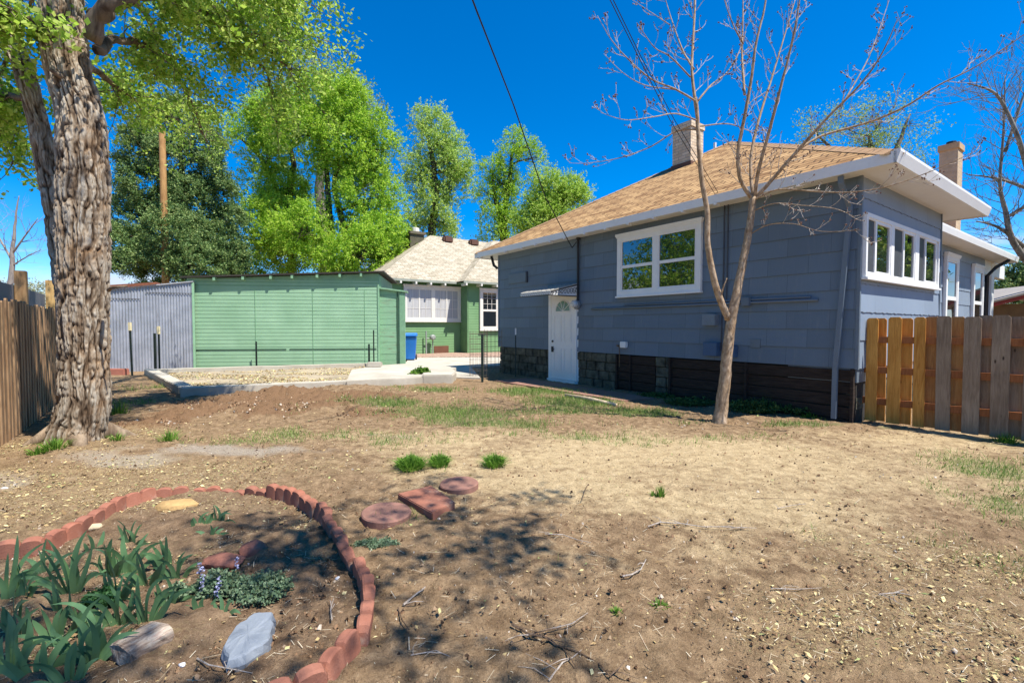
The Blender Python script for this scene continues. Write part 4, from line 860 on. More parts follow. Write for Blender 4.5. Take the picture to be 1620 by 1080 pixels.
# ---- far brown garage at the right edge
gr = thing('brown_garage', 'small brown garage with grey roof and red eave beyond the fence', 'garage', P(1640, 500, 19) - Vector((0, 0, P(1640, 500, 19).z)), -.35)
b = MB(); b.box(-1.6, 3, 0, 5, 0, 2.3); b.build('wall', paint('brown_wall', (.20, .12, .06), .8, .2), gr)
b = MB(); b.prism([(-2.0, -.4, 2.2), (.9, -.4, 3.1), (3.8, -.4, 2.2), (3.8, -.4, 2.05), (.9, -.4, 2.95), (-2.0, -.4, 2.05)], (0, .06, 0)); b.build('eave_board', paint('red_eave', (.35, .05, .04), .6), gr)
b = MB(); b.prism([(-2.05, -.42, 2.2), (.9, -.42, 3.1), (.9, -.42, 3.18), (-2.05, -.42, 2.28)], (0, 6, 0)); b.prism([(.9, -.42, 3.1), (3.8, -.42, 2.2), (3.8, -.42, 2.28), (.9, -.42, 3.18)], (0, 6, 0)); b.build('roof', paint('grey_roofing', (.30, .27, .24), .9), gr)
# ================================================================ TREES
def barkmat(name, c1, c2, c3=None, sc=7, stretch=.22, b=.7):
    t = NT(name); v = t.coord(scale=(1, 1, stretch)); n1 = t.noise(v, sc, 7, .65, .8); n2_ = t.noise(t.coord(), 2, 4)
    c = t.mix(t.rng(n1, .35, .65), c1, c2)
    if c3: c = t.mix(t.rng(n2_, .45, .7, 0, .8), c, c3)
    t.bump(n1, b, .03); return t.col(c, .9, .15)
M_BARKD = barkmat('dark_bark', (.035, .026, .018), (.13, .10, .07)); M_BARKG = barkmat('grey_bark', (.07, .06, .05), (.24, .21, .17))
def branch_pts(p, q, rnd, wig=.08, n=6, sag=0.0):
    p, q = Vector(p), Vector(q); L_ = (q-p).length; out = []
    o1 = Vector((rnd.gauss(0, 1), rnd.gauss(0, 1), rnd.gauss(0, .6)))*L_*wig
    for i in range(n+1):
        t_ = i/n; out.append(p.lerp(q, t_)+o1*math.sin(math.pi*t_)+Vector((rnd.gauss(0, 1), rnd.gauss(0, 1), rnd.gauss(0, 1)))*L_*wig*.18*(0 < i < n)+Vector((0, 0, sag*L_*math.sin(math.pi*t_))))
    return out
def leafcloud(cent, spread, nper, size, r_, flat=.7, aspect=.6, droop=0.0):
    """cent (N,3) cluster centres -> diamond leaves round each"""
    N_ = len(cent); k = nper; n = N_*k
    c = np.repeat(cent, k, 0)+r_.normal(0, 1, (n, 3))*np.repeat(spread, k)[:, None]*np.array([1, 1, flat])
    c[:, 2] -= droop*r_.random(n)
    nr = r_.normal(0, 1, (n, 3)); nr[:, 2] += .5; nr /= np.linalg.norm(nr, axis=1)[:, None]
    u = np.cross(nr, r_.normal(0, 1, (n, 3))); u /= np.linalg.norm(u, axis=1)[:, None]; v = np.cross(nr, u)
    s = (size*r_.uniform(.6, 1.3, n))[:, None]
    V = np.stack([c-u*s, c+v*s*aspect-u*s*.1, c+u*s+nr*s*.15, c-v*s*aspect-u*s*.1], 1).reshape(-1, 3)
    return V
def leafspray(cent, out, nper, size, Ls, r_, aspect=.5, nt_=6, jit=.045, up=.55):
    # leaves strung along short outward and upward sprays, so the foliage has grain and gaps
    N_ = len(cent); o = out/np.maximum(np.linalg.norm(out, axis=1), 1e-6)[:, None]
    d = o[:, None, :]*.55+r_.normal(0, .62, (N_, nt_, 3))+np.array([0, 0, up]); d /= np.linalg.norm(d, axis=2)[..., None]
    st = cent[:, None, :]+r_.normal(0, .28, (N_, nt_, 3))*Ls; k = max(1, nper//nt_)
    t_ = r_.random((N_, nt_, k))**.8; c = st[:, :, None, :]+d[:, :, None, :]*(t_*Ls*r_.uniform(.6, 1.3, (N_, nt_, 1)))[..., None]; c[..., 2] -= .12*Ls*t_**2; c = c.reshape(-1, 3)+r_.normal(0, jit, (N_*nt_*k, 3))
    n = len(c); nr = r_.normal(0, 1, (n, 3)); nr[:, 2] += .5; nr /= np.linalg.norm(nr, axis=1)[:, None]
    u = np.cross(nr, r_.normal(0, 1, (n, 3))); u /= np.linalg.norm(u, axis=1)[:, None]; v = np.cross(nr, u); s = (size*r_.uniform(.6, 1.35, n))[:, None]
    return np.stack([c-u*s, c+v*s*aspect, c+u*s+nr*s*.15, c-v*s*aspect], 1).reshape(-1, 3)
def make_tree(name, label, cat, base, trunks, crown, leaf, bark, seed, leafsize, ncl, nper, spread, group=None, limb_r=.05, twigs=.5, flat=.7, droop=0, shell=.55, limbs=True, aspect=.55, gap=.35, nt2=6):
    rnd = random.Random(seed); r_ = np.random.default_rng(seed); base = Vector(base)
    t_ = thing(name, label, cat, base, 0, group)
    mb = MB(); joints = []
    for pts, rad in trunks:
        pts = [Vector(p)-base for p in pts]; fine = []; fr_ = []
        for i in range(len(pts)-1):
            for j in range(4): u = j/4; fine.append(pts[i].lerp(pts[i+1], u)+Vector((rnd.gauss(0, .03), rnd.gauss(0, .03), 0))*rad[i]*4*(j > 0)); fr_.append(rad[i]*(1-u)+rad[i+1]*u)
        fine.append(pts[-1]); fr_.append(rad[-1]); mb.tube(fine, fr_, 9); joints += [(p, r) for p, r in zip(fine, fr_)]
    mb.build('trunk', bark, t_, smooth=True)
    bm_ = MB(); allc = []; outs = []; tot = sum(c[1][0]*c[1][1]*c[1][2]*(c[2] if len(c) > 2 else 1) for c in crown)**1
    ws = [(c[1][0]*c[1][1]*c[1][2])**.667*(c[2] if len(c) > 2 else 1) for c in crown]; sw = sum(ws)
    for c, w_ in zip(crown, ws):
        cc = Vector(c[0])-base; n = max(3, int(ncl*w_/sw)); d = r_.normal(0, 1, (n, 3)); d /= np.linalg.norm(d, axis=1)[:, None]
        rr_ = r_.random(n)**(.33+.0*shell); rr_ = shell*(.6+.4*rr_)+(1-shell)*rr_
        pp_ = np.array(cc)[None]+d*rr_[:, None]*np.array(c[1])[None]*(1+.25*(vn(d*1.7+seed+cc.x, 3)-.5))[:, None]
        kp = vn(np.array(base)[None]+pp_*np.array([.8, .8, .8])/max(.6, min(c[1])*.55)+seed, seed+5) > gap; pp_ = pp_[kp] if kp.sum() > 2 else pp_
        allc.append(pp_); outs.append(pp_-np.array(cc)[None])
        if not limbs: continue
        # a limb from the nearest lower point of the trunk into the blob, then twigs to some clusters
        jp = min(joints, key=lambda j: (j[0]-cc).length+(1.6*max(0, j[0].z-cc.z+.15*c[1][2]))); L0 = (cc-jp[0]).length
        lp = branch_pts(jp[0], cc, rnd, .10, 7); lr = min(jp[1]*.6, limb_r*(.5+L0*.12)); bm_.tube(lp, [lr*(1-.72*i/7) for i in range(8)], 6)
        for q in pp_[r_.random(len(pp_)) < twigs]:
            s_ = lp[rnd.randint(2, 7)]; bp = branch_pts(s_, Vector(q), rnd, .12, 4); bm_.tube(bp, [lr*.26, lr*.22, lr*.17, lr*.12, lr*.06], 4, cap=False)
    if limbs: bm_.build('limbs', bark, t_, smooth=True)
    cl = np.concatenate(allc); V = leafspray(cl, np.concatenate(outs), nper, leafsize, spread*2.3, r_, aspect, nt2)
    npmesh('crown', V, np.arange(len(V)).reshape(-1, 4), leaf, t_)
    return t_
M_LIMB = barkmat('grey_brown_limb_bark', (.10, .065, .04), (.33, .25, .17))
def B_(px, py, r, Y, ry=None, w_=1, dy=0, zr=None): m = Y/F; p = P(px, py, Y); p.y += dy; p.x *= (Y+dy)/Y; return (p, (r*m, (ry or r)*m, (zr or r)*m), w_)
M_LF1 = leafmat('bright_spring_leaves', (.14, .32, .02), (.36, .58, .04), (.64, .78, .13), .5)
M_LF2 = leafmat('pale_spring_leaves', (.16, .27, .06), (.30, .42, .11), (.46, .52, .20), .5)
M_LF3 = leafmat('maple_leaves', (.17, .34, .03), (.38, .56, .07), (.64, .74, .20), .55)
M_JUN = leafmat('juniper_sprays', (.045, .10, .03), (.15, .26, .07), (.40, .48, .17), .3)
# ---- big lit tree group beyond the shed
Y = 27
make_tree('elm_tree', 'tall bright green leafy tree with twin dark trunks behind the green shed', 'tree', (P(540, 445, Y).x, Y, 0),
    [([P(522, 470, Y), P(524, 390, Y), P(520, 320, Y), P(516, 250, Y), P(512, 190, Y)], [.25, .21, .17, .12, .05]), ([P(552, 470, Y), P(553, 400, Y), P(540, 345, Y), P(528, 300, Y), P(534, 240, Y), P(540, 190, Y)], [.26, .22, .18, .14, .10, .05])],
    [B_(505, 168, 40, Y), B_(545, 175, 34, Y), B_(480, 215, 50, Y), B_(545, 230, 46, Y), B_(590, 215, 30, Y), B_(585, 262, 30, Y), B_(575, 320, 42, Y), B_(600, 380, 36, Y, dy=-1), B_(615, 310, 22, Y, w_=.7), B_(530, 420, 28, Y, dy=-2), B_(530, 270, 26, Y, w_=.6), B_(540, 375, 26, Y, w_=.5), B_(600, 350, 34, Y), B_(612, 395, 28, Y), B_(575, 410, 38, Y, dy=-2), B_(478, 375, 34, Y, dy=-2), B_(500, 330, 20, Y, w_=.5), B_(618, 235, 14, Y, w_=.8), B_(560, 145, 20, Y)],
    M_LF1, M_BARKD, 11, .054, 2500, 90, .25, limb_r=.09, twigs=.25, flat=.8, group=None)
make_tree('elm_tree', 'leaning dark limbed green tree left of the twin trunked tree', 'tree', (P(455, 445, 29).x, 29, 0),
    [([P(458, 470, 29), P(462, 400, 29), P(452, 330, 29), P(430, 280, 29), P(405, 240, 29), P(375, 215, 29)], [.26, .22, .18, .14, .10, .05]), ([P(455, 340, 29), P(465, 260, 29), P(450, 190, 29)], [.24, .16, .07])],
    [B_(400, 215, 34, 29, w_=.8), B_(440, 190, 42, 29), B_(425, 250, 30, 29, w_=.8), B_(410, 300, 34, 29, w_=.55), B_(450, 300, 36, 29, w_=.8), B_(430, 365, 40, 29, dy=-1.5), B_(460, 400, 38, 29, dy=-2), B_(425, 415, 30, 29), B_(445, 340, 40, 29), B_(398, 340, 20, 29, w_=.4)],
    M_LF1, M_BARKD, 12, .054, 1800, 84, .25, limb_r=.09, twigs=.3, flat=.8)
make_tree('bare_topped_tree', 'pale thinly leafed tree top rising behind the twin trunked green tree', 'tree', (P(520, 445, 36).x, 36, 0),
    [([P(520, 470, 36), P(505, 300, 36), P(520, 150, 36)], [.5, .35, .08])],
    [B_(520, 130, 38, 36, w_=.5), B_(560, 160, 34, 36, w_=.5), B_(590, 185, 24, 36, w_=.5), B_(460, 120, 50, 36, w_=.4), B_(600, 290, 30, 36, w_=.3), B_(620, 400, 34, 36, w_=.5)],
    M_LF2, M_BARKG, 13, .09, 800, 16, .35, limb_r=.1, twigs=.9)
Y = 38
make_tree('tall_narrow_tree', 'narrow tall yellow green tree above the green house roof peak', 'tree', (P(682, 445, Y).x, Y, 0),
    [([P(681, 450, Y), P(683, 370, Y), P(690, 300, Y), P(684, 250, Y), P(675, 215, Y)], [.40, .34, .26, .2, .09])],
    [B_(668, 190, 16, Y), B_(690, 205, 24, Y), B_(708, 225, 20, Y), B_(680, 235, 26, Y), B_(722, 255, 22, Y), B_(737, 272, 14, Y, w_=.7), B_(660, 268, 20, Y), B_(700, 270, 30, Y), B_(715, 300, 24, Y), B_(665, 300, 24, Y), B_(650, 285, 12, Y, w_=.6), B_(690, 325, 28, Y), B_(705, 350, 20, Y), B_(665, 345, 22, Y), B_(652, 370, 20, Y), B_(700, 375, 20, Y)],
    leafmat('yellow_green_leaves', (.22, .38, .05), (.46, .64, .12), (.70, .78, .28), .5), M_BARKD, 14, .064, 1250, 66, .28, limb_r=.12, twigs=.4)
make_tree('tall_narrow_tree', 'sparse tall green tree right of the narrow tree, above the cream roof', 'tree', (P(798, 445, 40).x, 40, 0),
    [([P(797, 450, 40), P(796, 380, 40), P(800, 320, 40), P(808, 270, 40), P(812, 230, 40)], [.36, .30, .24, .17, .08]), ([P(798, 370, 40), P(785, 320, 40), P(778, 280, 40)], [.3, .2, .1])],
    [B_(815, 225, 18, 40, w_=1), B_(835, 235, 14, 40, w_=.8), B_(808, 255, 20, 40), B_(850, 250, 10, 40, w_=.6), B_(778, 268, 18, 40), B_(795, 290, 24, 40), B_(770, 305, 18, 40, w_=.8), B_(815, 300, 18, 40, w_=.6), B_(785, 335, 24, 40), B_(810, 350, 22, 40, w_=.7), B_(770, 365, 18, 40, w_=.8), B_(795, 372, 22, 40)],
    M_LF1, M_BARKD, 15, .066, 850, 60, .28, limb_r=.12, twigs=.5)
make_tree('round_green_tree', 'lower rounded yellow green tree touching the blue house roof line', 'tree', (P(870, 445, 36).x, 36, 0),
    [([P(868, 470, 36), P(868, 360, 36), P(872, 310, 36)], [.5, .35, .15])],
    [B_(862, 285, 20, 36), B_(880, 312, 24, 36), B_(855, 325, 24, 36), B_(905, 300, 18, 36), B_(920, 310, 12, 36), B_(895, 330, 26, 36), B_(860, 355, 30, 36), B_(835, 350, 20, 36)],
    leafmat('lime_leaves', (.20, .38, .03), (.42, .60, .08), (.62, .74, .2), .5), M_BARKD, 16, .064, 950, 66, .27, limb_r=.1, twigs=.3)
# ---- juniper behind the corrugated shed
Y = 22.5
make_tree('juniper_tree', 'big dark blue green juniper behind the corrugated shed', 'tree', (P(300, 445, Y).x, Y, 0),
    [([P(296, 470, Y), P(292, 380, Y), P(290, 300, Y), P(285, 230, Y), P(280, 180, Y)], [.2, .17, .13, .08, .04]), ([P(300, 430, Y), P(320, 350, Y), P(322, 280, Y)], [.09, .06, .03])],
    [B_(290, 185, 30, Y), B_(255, 205, 36, Y), B_(318, 225, 30, Y), B_(220, 240, 34, Y), B_(335, 265, 26, Y), B_(285, 250, 40, Y, w_=.8), B_(345, 310, 28, Y), B_(240, 300, 44, Y), B_(300, 320, 44, Y), B_(355, 350, 28, Y), B_(205, 340, 40, Y), B_(340, 390, 42, Y), B_(270, 385, 50, Y, dy=-1.2), B_(200, 400, 40, Y, dy=-1), B_(370, 410, 22, Y), B_(310, 425, 40, Y, dy=-1.3), B_(225, 430, 36, Y, dy=-1.3), B_(372, 432, 16, Y)],
    M_JUN, M_BARKD, 17, .052, 4200, 84, .12, limb_r=.06, twigs=.1, aspect=.42, gap=.36, nt2=7)
# ---- trees behind the blue house
make_tree('budding_tree', 'thin pale budding tree with a few green tufts above the blue house ridge', 'tree', (P(1380, 445, 26).x, 26, 0),
    [([P(1385, 470, 26), P(1380, 300, 26), P(1375, 215, 26)], [.35, .25, .08]), ([P(1382, 320, 26), P(1420, 230, 26), P(1440, 180, 26)], [.2, .12, .04]), ([P(1380, 330, 26), P(1320, 240, 26), P(1290, 210, 26)], [.2, .1, .04])],
    [B_(1300, 205, 34, 26, w_=.5), B_(1270, 222, 22, 26, w_=.5), B_(1340, 200, 30, 26, w_=.4), B_(1390, 190, 34, 26, w_=.6), B_(1372, 228, 16, 26, w_=2.4), B_(1440, 195, 36, 26, w_=.4), B_(1425, 240, 30, 26, w_=.4), B_(1460, 265, 20, 26, w_=.5)],
    M_LF2, M_BARKG, 18, .05, 500, 22, .26, limb_r=.05, twigs=1.0)
# ---- far small tree at the left edge, conifer at the right edge
def bare_tree(name, label, cat, base, limbs, bark, seed, depth=3, dens=5, up=.35, L0=1.6, bud=None, group=None, n=5):
    """limbs: polylines with radii; each throws side branches that fork on"""
    rnd = random.Random(seed); base = Vector(base); t_ = thing(name, label, cat, base, 0, group); mb = MB(); buds = []; tw = MB(); limbs = [(p_, [q_*(.68 if bud else .72) for q_ in r__]) for p_, r__ in limbs]
    def grow(p, d, L_, r, lev):
        pts = [p]; k = 5; dd = d.copy()
        for i in range(k):
            dd = (dd+Vector((rnd.gauss(0, .13), rnd.gauss(0, .13), rnd.gauss(0, .10)+up*.22))).normalized(); pts.append(pts[-1]+dd*L_/k)
        tw.tube(pts, [max(r*(1-.75*i/k), bud[1]*.24 if bud else .004) for i in range(k+1)], 4 if lev > 1 else 5, cap=False)
        if bud: buds.append((pts[-1], dd)); 
        if lev >= depth: return
        m = rnd.randint(2, 4) if lev > 0 else rnd.randint(3, 5)
        for i in range(m):
            j = rnd.uniform(.25, .97)*k; a = int(j); q = pts[a].lerp(pts[min(a+1, k)], j-a)
            ax = Vector((rnd.gauss(0, 1), rnd.gauss(0, 1), rnd.gauss(0, 1))).cross(dd)
            if ax.length < .1: continue
            nd = (dd*math.cos(.75)+ax.normalized()*math.sin(rnd.uniform(.5, .9))).normalized(); grow(q, nd, L_*rnd.uniform(.35, .62), r*.55, lev+1)
            if bud and rnd.random() < .3: buds.append((q+nd*.02, nd))
    for li, (pts, rad) in enumerate(limbs):
        pts = [Vector(p)-base for p in pts]; fine = []; fr_ = []
        for i in range(len(pts)-1):
            a0, a1, a2, a3 = pts[max(i-1, 0)], pts[i], pts[i+1], pts[min(i+2, len(pts)-1)]
            for j in range(5):
                u = j/5; q = .5*((2*a1)+(a2-a0)*u+(2*a0-5*a1+4*a2-a3)*u*u+(3*a1-a0-3*a2+a3)*u**3); s_ = rad[i]*(.16 if rad[0] > .2 else .05)
                fine.append(q+Vector((rnd.gauss(0, s_), rnd.gauss(0, s_), rnd.gauss(0, s_)))*(j > 0)); fr_.append(rad[i]*(1-u)+rad[i+1]*u)
        fine.append(pts[-1]); fr_.append(rad[-1]); mb.tube(fine, fr_, 12 if rad[0] > .05 else 7)
        if li >= n_skip[0]:
            tot = sum((fine[i+1]-fine[i]).length for i in range(len(fine)-1)); cnt = int(tot*dens)
            for c_ in range(cnt):
                j = int((.12+.88*(c_+rnd.random())/cnt)*(len(fine)-1)); j = min(j, len(fine)-2); d = (fine[j+1]-fine[j]).normalized()
                ax = Vector((rnd.gauss(0, 1), rnd.gauss(0, 1), rnd.gauss(0, 1))).cross(d)
                if ax.length < .1: continue
                grow(fine[j], (d*.75+ax.normalized()*.75).normalized(), L0*rnd.uniform(.35, 1)*(.45+.55*min(1, fr_[j]/.02)), min(fr_[j]*.45, .009*L0+.0012), 1)
    mb.build('trunk', bark, t_, smooth=True); tw.build('twigs', M_TWP if bud else bark, t_, smooth=True)
    if bud:
        b = MB()
        for p, d in buds:
            for q in range(rnd.randint(1, 2)):
                c = p+Vector((rnd.gauss(0, 1), rnd.gauss(0, 1), rnd.gauss(0, 1)))*bud[1]*.8; r = bud[1]*rnd.uniform(.6, 1.2)
                b.add([c+Vector((r, 0, 0)), c+Vector((0, r, 0)), c-Vector((r, 0, 0)), c-Vector((0, r, 0)), c+Vector((0, 0, r*1.3)), c-Vector((0, 0, r*1.2))], [(0, 1, 4), (1, 2, 4), (2, 3, 4), (3, 0, 4), (1, 0, 5), (2, 1, 5), (3, 2, 5), (0, 3, 5)])
        b.build('buds', bud[0], t_)
    return t_
n_skip = [1]; M_TWP = barkmat('pale_twig_bark', (.34, .28, .22), (.72, .63, .53), None, 30)
Y = 19
for_r = .7
bare_tree('bare_tree', 'large leafless grey tree against the sky at the right edge', 'tree', (P(1640, 500, Y).x, Y, 0),
    [([P(1650, 520, Y), P(1640, 430, Y), P(1618, 395, Y)], [.3, .26, .2]), ([P(1640, 430, Y), P(1604, 385, Y), P(1590, 330, Y), P(1582, 290, Y), P(1588, 200, Y), P(1590, 120, Y)], [.2, .15, .11, .08, .05, .02]),
     ([P(1640, 330, Y), P(1616, 235, Y-1), P(1592, 175, Y-1), P(1570, 145, Y-1), P(1530, 132, Y-1)], [.16, .11, .08, .06, .02]), ([P(1630, 300, Y+.5), P(1580, 283, Y), P(1530, 276, Y)], [.1, .06, .02]), ([P(1620, 390, Y), P(1580, 360, Y), P(1545, 350, Y-.5)], [.12, .07, .03]), ([P(1600, 340, Y), P(1640, 310, Y-1), P(1680, 240, Y-1)], [.1, .08, .05]), ([P(1590, 240, Y), P(1620, 150, Y), P(1640, 80, Y)], [.08, .05, .02])],
    barkmat('light_grey_bark', (.12, .105, .09), (.34, .31, .27)), 21, depth=3, dens=4.5, L0=1.8)
bare_tree('bare_tree', 'small faint leafless tree beyond the left fence', 'tree', (P(15, 460, 42).x, 42, 0),
    [([P(16, 500, 42), P(18, 440, 42), P(20, 390, 42), P(25, 340, 42), P(30, 310, 42)], [.35, .3, .2, .1, .04]), ([P(18, 410, 42), P(-5, 370, 42), P(-25, 340, 42)], [.14, .08, .03]), ([P(20, 400, 42), P(42, 370, 42), P(60, 345, 42)], [.14, .08, .03]), ([P(20, 420, 42), P(44, 405, 42), P(66, 395, 42)], [.1, .06, .03])],
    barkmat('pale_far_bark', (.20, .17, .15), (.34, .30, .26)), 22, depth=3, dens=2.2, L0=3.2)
make_tree('conifer', 'dark green conifer beyond the fence at the right edge', 'tree', (P(1625, 445, 30).x, 30, 0), [([P(1625, 520, 30), P(1620, 430, 30), P(1622, 400, 30)], [.25, .15, .05])],
    [B_(1600, 450, 24, 30), B_(1625, 430, 24, 30), B_(1640, 460, 30, 30), B_(1592, 470, 20, 30)], M_JUN, M_BARKD, 23, .07, 420, 60, .25, limb_r=.06)
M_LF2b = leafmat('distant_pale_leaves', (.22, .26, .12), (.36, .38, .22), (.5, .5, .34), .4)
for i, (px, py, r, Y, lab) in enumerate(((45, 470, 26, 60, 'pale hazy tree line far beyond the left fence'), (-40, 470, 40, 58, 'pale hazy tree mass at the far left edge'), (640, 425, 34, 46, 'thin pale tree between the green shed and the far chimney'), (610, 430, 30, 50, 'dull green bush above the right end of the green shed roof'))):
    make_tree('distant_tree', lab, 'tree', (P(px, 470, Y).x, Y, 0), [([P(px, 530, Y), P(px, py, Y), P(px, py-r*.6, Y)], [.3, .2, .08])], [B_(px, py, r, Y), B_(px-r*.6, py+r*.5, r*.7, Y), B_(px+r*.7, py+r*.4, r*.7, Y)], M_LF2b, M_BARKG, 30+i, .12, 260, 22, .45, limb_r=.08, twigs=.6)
# ---- trees outside the picture's right edge that the side windows mirror
for i, (x, y, hgt, lab) in enumerate(((19.5, 12.5, 8, 'bright green street tree out beyond the fence to the right'), (24, 9, 9, 'second green street tree further out to the right'))):
    c = Vector((x, y, 0)); make_tree('street_tree', lab, 'tree', c, [([c, c+Vector((.1, 0, 2)), c+Vector((0, .1, hgt*.6))], [.25, .2, .08])], [(c+Vector((dx, dy, dz)), (1.6, 1.6, 1.5), 1) for dx, dy, dz in ((0, 0, hgt*.75), (-1.3, .5, hgt*.5), (1.2, -.6, hgt*.5), (0, 1, hgt*.4), (-.3, -1.2, hgt*.62), (.4, .2, hgt*.95))], bpy.data.materials['lime_leaves'], M_BARKD, 40+i, .13, 500, 34, .35, limb_r=.07)

for i, (x, y, hgt, lab) in enumerate(((-15.5, 7.0, 7.5, 'leafy green tree in the yard beyond the left fence'), (-18.5, 9.2, 8.5, 'taller leafy tree further beyond the left fence'))):
    c = Vector((x, y, 0)); make_tree('neighbour_tree', lab, 'tree', c, [([c, c+Vector((.1, 0, 2)), c+Vector((0, .1, hgt*.6))], [.3, .25, .08])], [(c+Vector((dx, dy, dz)), (1.8, 1.8, 1.5), 1) for dx, dy, dz in ((0, 0, hgt*.8), (-1.0, 1.3, hgt*.55), (.8, -1.6, hgt*.55), (0, 1.6, hgt*.45), (.3, -1.8, hgt*.7), (.4, .2, hgt*1.0), (.3, .5, hgt*.35))], M_LF1, M_BARKD, 44+i, .09, 420, 50, .38, limb_r=.07)
# ---- the big maple at the left: deeply furrowed trunk as real relief
def bark_trunk(name, path, rad, parent, base, seed, amp=.035, flare=0.0, nz_=420, nt_=300, lob=5):
    pts = np.array([tuple(Vector(p)-Vector(base)) for p in path]); rad = np.array(rad); s = np.concatenate([[0], np.cumsum(np.linalg.norm(np.diff(pts, axis=0), axis=1))])
    u = np.linspace(0, s[-1], nz_); c = np.stack([np.interp(u, s, pts[:, k]) for k in range(3)], 1)
    kern = np.hanning(31); kern /= kern.sum()
    for k in range(3): c[:, k] = np.convolve(np.pad(c[:, k], 15, 'edge'), kern, 'valid')
    R = np.interp(u, s, rad); R = np.convolve(np.pad(R, 15, 'edge'), kern, 'valid')
    th = np.linspace(0, 2*np.pi, nt_, endpoint=False); T, U = np.meshgrid(th, u); cx, sx_ = np.cos(T), np.sin(T)
    Rm = R[:, None]*np.ones_like(T)
    Rm = Rm*(1+.10*(fbm(np.stack([cx.ravel()*1.1, sx_.ravel()*1.1, U.ravel()*.9], 1), 3, seed).reshape(T.shape)-.5)*2)
    if flare: Rm = Rm*(1+flare*np.exp(-U/.28)*(.75+.7*np.cos(lob*T+1.2)*.6+.35*np.cos(3*T)))
    q = np.stack([(cx*R[:, None]*1.0).ravel(), (sx_*R[:, None]).ravel(), U.ravel()], 1)
    wp = np.stack([fbm(q*np.array([5, 5, 3.0])+9, 3, seed+5)-.5, fbm(q*np.array([5, 5, 3.0])+3, 3, seed+6)-.5, fbm(q*4, 3, seed+7)-.5], 1)
    q2 = q+wp*np.array([.085, .085, .20])
    n1 = vn(q2*np.array([21, 21, 3.6]), seed+1); n2_ = vn(q2*np.array([44, 44, 10])+5, seed+2); n3 = fbm(q*np.array([90, 90, 38]), 3, seed+3, .7); n4 = fbm(q*np.array([6, 6, 3]), 3, seed+4)
    rdg = np.abs(n1-.5)*2; r2 = np.abs(n2_-.5)*2
    hgt = np.clip(rdg*2.6, 0, 1)**.9*.50+np.clip(r2*2.4, 0, 1)*.28+n3*.34-.06
    n5 = vn(q2*np.array([15, 15, 9.])+2, seed+9); hgt = hgt-.14*(1-np.clip(np.abs(n5-.5)*5, 0, 1))
    hgt = hgt.reshape(T.shape); r_ = Rm+amp*(hgt-.7)+.03*(n4.reshape(T.shape)-.5)
    up = np.gradient(c, axis=0); up /= np.linalg.norm(up, axis=1)[:, None]; a = np.cross(up, np.array([0, 1, 0.])); a /= np.linalg.norm(a, axis=1)[:, None]; b = np.cross(up, a)
    V = c[:, None, :]+(a[:, None, :]*cx[..., None]+b[:, None, :]*sx_[..., None])*r_[..., None]
    i = np.arange(nz_*nt_).reshape(nz_, nt_); j = np.roll(i, -1, 1); Fc = np.stack([i[:-1].ravel(), j[:-1].ravel(), j[1:].ravel(), i[1:].ravel()], 1)
    return npmesh(name, V.reshape(-1, 3), Fc, M_BIG, parent, smooth=True, attrs=dict(ridge=hgt.ravel()))
t = NT('furrowed_bark'); r_at = t.attr('ridge'); v = t.coord(scale=(1, 1, .35)); a = t.noise(v, 30, 6, .7); big = t.noise(t.coord(), 2.6, 4)
c = t.ramp(t.math('ADD', r_at, t.math('MULTIPLY', t.math('SUBTRACT', a, .5), .5)), [(.12, (.035, .022, .013)), (.38, (.135, .092, .058)), (.66, (.28, .22, .155)), (.95, (.44, .39, .31))])  # furrow bottoms: dark inner bark plus crevice shade painted in by relief height
c = t.mix(t.rng(big, .48, .70, 0, .75), c, t.ramp(r_at, [(.15, (.05, .024, .010)), (.5, (.25, .14, .065)), (.95, (.44, .29, .16))]))
M_BIG = t.col(c, .92, .15); t.bump(a, .6, .012)
Y = 5.35; base = Vector((TREE0.x, TREE0.y, 0)); base = Vector((P(128, 700, Y).x, Y, 0))
big = thing('maple_tree', 'big old tree with deeply furrowed bark standing by the left fence', 'tree', base)
m_ = Y/F
bark_trunk('trunk', [P(116, 726, Y), P(122, 690, Y), P(131, 640, Y), P(133, 560, Y), P(131, 450, Y), P(133, 350, Y), P(133, 270, Y), P(129, 190, Y), P(110, 110, Y), P(100, 40, Y), P(92, -60, Y), P(80, -200, Y+.1), P(66, -420, Y+.2)],
    [k_*.70*m_ for k_ in (52, 49, 46, 45, 45, 46, 45, 43, 41, 40, 39, 36, 28)], big, base, 3, .046, .36, 620, 420)
bark_trunk('trunk', [P(108, 470, Y+.32), P(92, 380, Y+.32), P(79, 290, Y+.34), P(62, 200, Y+.36), P(42, 120, Y+.4), P(18, 60, Y+.45), P(-12, 0, Y+.5), P(-60, -90, Y+.6), P(-120, -220, Y+.7)],
    [k_*.56*m_ for k_ in (26, 25, 25, 25, 24, 22, 20, 16, 10)], big, base, 8, .035, 0, 420, 220)
# roots at the foot
b = MB()
for (x1_, y1_, rr_) in ((-.30, .1, .05), (.42, -.30, .07), (-.38, -.30, .05), (.5, .35, .08)):
    p0 = Vector((-.12+x1_*.25, y1_*.2, .22)); b.tube([p0, Vector((x1_*.55-.1, y1_*.6, .12)), Vector((x1_*.85-.1, y1_*.9, .03)), Vector((x1_*1.15-.1, y1_*1.2, -.06))], [rr_*1.7, rr_*1.2, rr_*.7, rr_*.25], 12)
b.build('root', M_LIMB, big, smooth=True)
# knots and short stubs
for (px, py, dx, dz, r) in ((92, 118, -.03, .02, .03), (176, 455, .22, .01, .016)):
    p = P(px, py, Y-.22)-base; b = MB(); b.tube([p+Vector((-dx*.6, .12, -.02)), p, p+Vector((dx, -.06, dz))], [r*1.3, r, r*.6], 10); b.build('branch_stub', M_LIMB, big, smooth=True)
